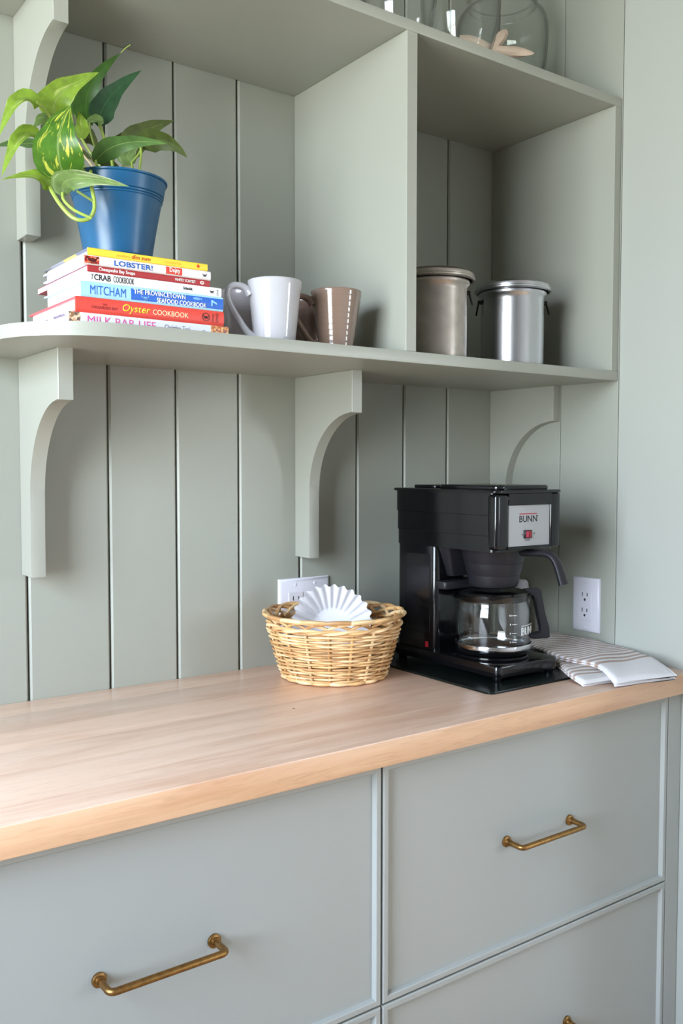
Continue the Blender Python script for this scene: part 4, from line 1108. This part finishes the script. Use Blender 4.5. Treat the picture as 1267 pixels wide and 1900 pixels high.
# ---- glass carafe: can be lifted off, so it is a thing of its own
ZCF = ZM + 0.0284 + 0.0042
cf = thing('glass_carafe', 'round glass coffee carafe with black handle and steel band on the warming plate', 'carafe', (AX.x, AX.y, ZCF))
base = (AX.x, AX.y, ZCF)
SP = R(152)            # direction of the pouring spout
def spout(r, z, a):
    d = (a - SP + math.pi) % (2 * math.pi) - math.pi
    f = math.exp(-(d / 0.22) ** 2) * max(0.0, (z - 0.088) / 0.026)
    return r + 0.015 * f, z - 0.000 * f
outer = [(0.0, 0.0006), (0.060, 0.0004), (0.0655, 0.0035), (0.0690, 0.012), (0.0705, 0.024), (0.0712, 0.045), (0.0712, 0.072), (0.0705, 0.084), (0.0680, 0.092), (0.0660, 0.097), (0.0662, 0.102), (0.0690, 0.109), (0.0704, 0.1115)]
inner = [(0.0690, 0.1125), (0.0665, 0.1085), (0.0640, 0.102), (0.0638, 0.097), (0.0660, 0.091), (0.0684, 0.083), (0.0690, 0.072), (0.0690, 0.045), (0.0684, 0.024), (0.0665, 0.012), (0.0630, 0.0050), (0.0, 0.0040)]
new('glass_bowl', lathe(bmesh.new(), outer + inner, base, 72, spout), M['glass'], cf, angle=60)
new('bottom_ring', lathe(bmesh.new(), [(0.050, 0.0), (0.0640, 0.0), (0.0700, 0.0040), (0.0716, 0.0110), (0.0712, 0.0112), (0.0696, 0.0110)], base, 64), M['black'], cf, angle=50)
new('steel_band', lathe(bmesh.new(), [(0.0700, 0.0112), (0.0718, 0.0113), (0.0722, 0.0120), (0.0722, 0.0200), (0.0718, 0.0207), (0.0708, 0.0207)], base, 64), M['chrome'], cf, angle=50)
new('lid', lathe(bmesh.new(), [(0.0632, 0.100), (0.0660, 0.107), (0.0665, 0.1130), (0.0640, 0.1165), (0.045, 0.1190), (0.038, 0.1165), (0.012, 0.1160), (0.0, 0.1160)], base, 56), M['black'], cf, angle=40)
HA = R(-28)
hd = Vector((math.cos(HA), math.sin(HA), 0)); he = Vector((-hd.y, hd.x, 0)); ob = Vector(base)
def hpoly(pts, wd, name):
    bm = bmesh.new()
    a_ = [bm.verts.new(ob + hd * r + he * (-wd) + Vector((0, 0, z))) for r, z in pts]; b_ = [bm.verts.new(ob + hd * r + he * wd + Vector((0, 0, z))) for r, z in pts]
    n = len(pts); bm.faces.new(a_); bm.faces.new(b_)
    for i in range(n): bm.faces.new((a_[i], a_[(i + 1) % n], b_[(i + 1) % n], b_[i]))
    es = [e for e in bm.edges]
    bmesh.ops.bevel(bm, geom=es, offset=0.002, segments=2, affect='EDGES', profile=0.5)
    return new(name, bm, M['black_matte'], cf, angle=40)
hpoly([(0.0600, 0.1185), (0.0880, 0.1205), (0.0925, 0.1180), (0.0945, 0.1000), (0.1000, 0.0720), (0.1090, 0.0450), (0.1105, 0.0260), (0.1060, 0.0235), (0.0725, 0.0235), (0.0725, 0.0320), (0.0935, 0.0335), (0.0945, 0.0440), (0.0870, 0.0700), (0.0815, 0.0950), (0.0790, 0.1080), (0.0600, 0.1090)], 0.0095, 'handle')
# white printing, bent round the bowl
def wrap(bm, a_mid, z0, r=0.0714):
    xs = [v.co.x for v in bm.verts]; mid = (min(xs) + max(xs)) / 2
    for v in bm.verts:
        a = a_mid + (v.co.x - mid) / r; rr = r - v.co.y
        v.co = Vector((base[0] + rr * math.cos(a), base[1] + rr * math.sin(a), base[2] + z0 + v.co.z))
    return bm
def subdiv(bm, n=2):
    bmesh.ops.triangulate(bm, faces=bm.faces[:])
    return bm
PW = flat((238, 238, 238))
new('brand_lettering', wrap(subdiv(text_bm('BUNN', 0.050, 0.0150, bold=0.03)), R(291), 0.0400), PW, cf, smooth=False)
bm = bmesh.new()
for k in range(10):
    box(bm, 0.005 * k, 0.005 * (k + 1), -0.0002, 0.0001, 0.0, 0.0014)
new('brand_bar', wrap(bm, R(291), 0.0572), PW, cf, smooth=False)
for k, s_ in enumerate(('4', '6', '8', '10')):
    z_ = 0.0285 + 0.0165 * k
    new('level_mark', wrap(B(0, 0.0100, -0.0002, 0.0001, 0, 0.0008), R(257.5), z_ + 0.0008, 0.0714), PW, cf, smooth=False)
    new('level_mark', wrap(text_bm(s_, 0.0022 * len(s_), 0.0032), R(250.5), z_), PW, cf, smooth=False)

# ================================================================= striped towels
def towel(label, left, right, ztop, zbot, mname, th=0.0085, group=None):
    """folded cloth: left / right edges as lists of (x, y), heights along its length; two plump folds, open hem at the front"""
    NU, NV = 56, 22
    def along(P, s):
        q = s * (len(P) - 1); i = min(len(P) - 2, int(q)); f = q - i
        return tuple(a + (b - a) * f for a, b in zip(P[i], P[i + 1]))
    L_ = [tuple(v) for v in smooth_path([Vector((*p, 0)) for p in left], 8)]; R_ = [tuple(v) for v in smooth_path([Vector((*p, 0)) for p in right], 8)]
    zt = [v.x for v in smooth_path([Vector((z, 0, 0)) for z in ztop], 8)]; zb = [v.x for v in smooth_path([Vector((z, 0, 0)) for z in zbot], 8)]
    def al1(P, s):
        q = s * (len(P) - 1); i = min(len(P) - 2, int(q)); f = q - i; return P[i] + (P[i + 1] - P[i]) * f
    bm = bmesh.new(); uvl = bm.loops.layers.uv.new('UVMap')
    def sheet(f0, f1, short):
        """one fold between height fractions f0..f1"""
        prof = [(-0.5, 0.0), (-0.5, 0.25), (-0.49, 0.6), (-0.47, 0.9)] + [(-0.44 + 0.88 * k / NV, 1.0) for k in range(NV + 1)] + [(0.47, 0.9), (0.49, 0.6), (0.5, 0.25), (0.5, 0.0)]
        rows = []
        for i in range(NU + 1):
            s = i / NU
            l = along(L_, s); r = along(R_, s); a = al1(zb, s); b = al1(zt, s)
            lo = a + (b - a) * f0; hi = a + (b - a) * f1
            endr = min(1.0, (1 - s) * NU / 1.6 + 0.25) if s > 0.9 else 1.0
            endr = min(endr, s * NU / 1.6 + 0.35)
            row = []
            for u, h in prof:
                x = l[0] + (r[0] - l[0]) * (u + 0.5); y = l[1] + (r[1] - l[1]) * (u + 0.5)
                wv = 0.0011 * math.sin(9 * u + 14 * s) + 0.0008 * math.sin(23 * s + 4 * u)
                fold = 0.003 * math.sin(5 * (u + 0.5)) * max(0, (s - 0.8) / 0.2)
                if s > 0.97: y += short
                hh = h * endr if h > 0.3 else h
                row.append((bm.verts.new((x, y + 0.006 * math.sin(7 * u + 2) * max(0, s - 0.7) * 0.8, lo + (hi - lo) * hh + (wv + fold * 0.6 if h > 0.5 else 0))), s, u + 0.5))
            rows.append(row)
        n = len(prof)
        for i in range(NU):
            for k in range(n):
                q = [rows[i][k], rows[i][(k + 1) % n], rows[i + 1][(k + 1) % n], rows[i + 1][k]]
                f = bm.faces.new([v[0] for v in q])
                for lp, v in zip(f.loops, q): lp[uvl].uv = (v[1], v[2])
        for row in (rows[0], rows[-1]):
            f = bm.faces.new([v[0] for v in row])
            for lp, v in zip(f.loops, row): lp[uvl].uv = (v[1], v[2])
    sheet(0.0, 0.47, 0.003); sheet(0.53, 1.0, 0.0)
    return tag(new('towel', bm, M[mname], origin=(left[0][0], left[0][1], ZC), angle=70), label, 'towel', group)
M['towel_low'] = towel_mat('striped_cotton_lower', 0.84)
M['towel_top'] = towel_mat('striped_cotton_upper', 0.80)
towel('folded striped towel lying under the other towel, nearer the coffee maker',
      [(-0.115, -0.185), (-0.150, -0.275), (-0.196, -0.362), (-0.240, -0.425), (-0.266, -0.480)],
      [(-0.020, -0.170), (-0.030, -0.270), (-0.060, -0.380), (-0.095, -0.455), (-0.125, -0.505)],
      [0.9365, 0.9370, 0.9365, 0.9350, 0.9300], [0.9249, 0.9249, 0.9249, 0.9249, 0.9206], 'towel_low')
towel('upper folded striped towel along the right wall, hanging over the worktop edge',
      [(-0.118, -0.195), (-0.156, -0.262), (-0.186, -0.352), (-0.181, -0.435), (-0.226, -0.518)],
      [(-0.006, -0.200), (-0.006, -0.290), (-0.010, -0.372), (-0.042, -0.455), (-0.086, -0.545)],
      [0.9505, 0.9490, 0.9475, 0.9465, 0.9455, 0.9440, 0.9340], [0.9380, 0.9380, 0.9380, 0.9378, 0.9372, 0.9352, 0.9222], 'towel_top')

# ================================================================= half hidden white object
wb = (-0.0480, -0.1300, ZC)
bo = thing('white_bottle', 'small white rounded object mostly hidden behind the coffee carafe', 'bottle', wb)
new('body', lathe(bmesh.new(), [(0, 0.0002), (0.0150, 0.0002), (0.0165, 0.002), (0.0165, 0.105), (0.0150, 0.113), (0.0110, 0.117)], wb, 28), M['outlet'], bo)
new('cap', lathe(bmesh.new(), [(0.0110, 0.1172), (0.0140, 0.1180), (0.0150, 0.1230), (0.0140, 0.1340), (0.0095, 0.1400), (0, 0.1415)], wb, 28), M['outlet'], bo)
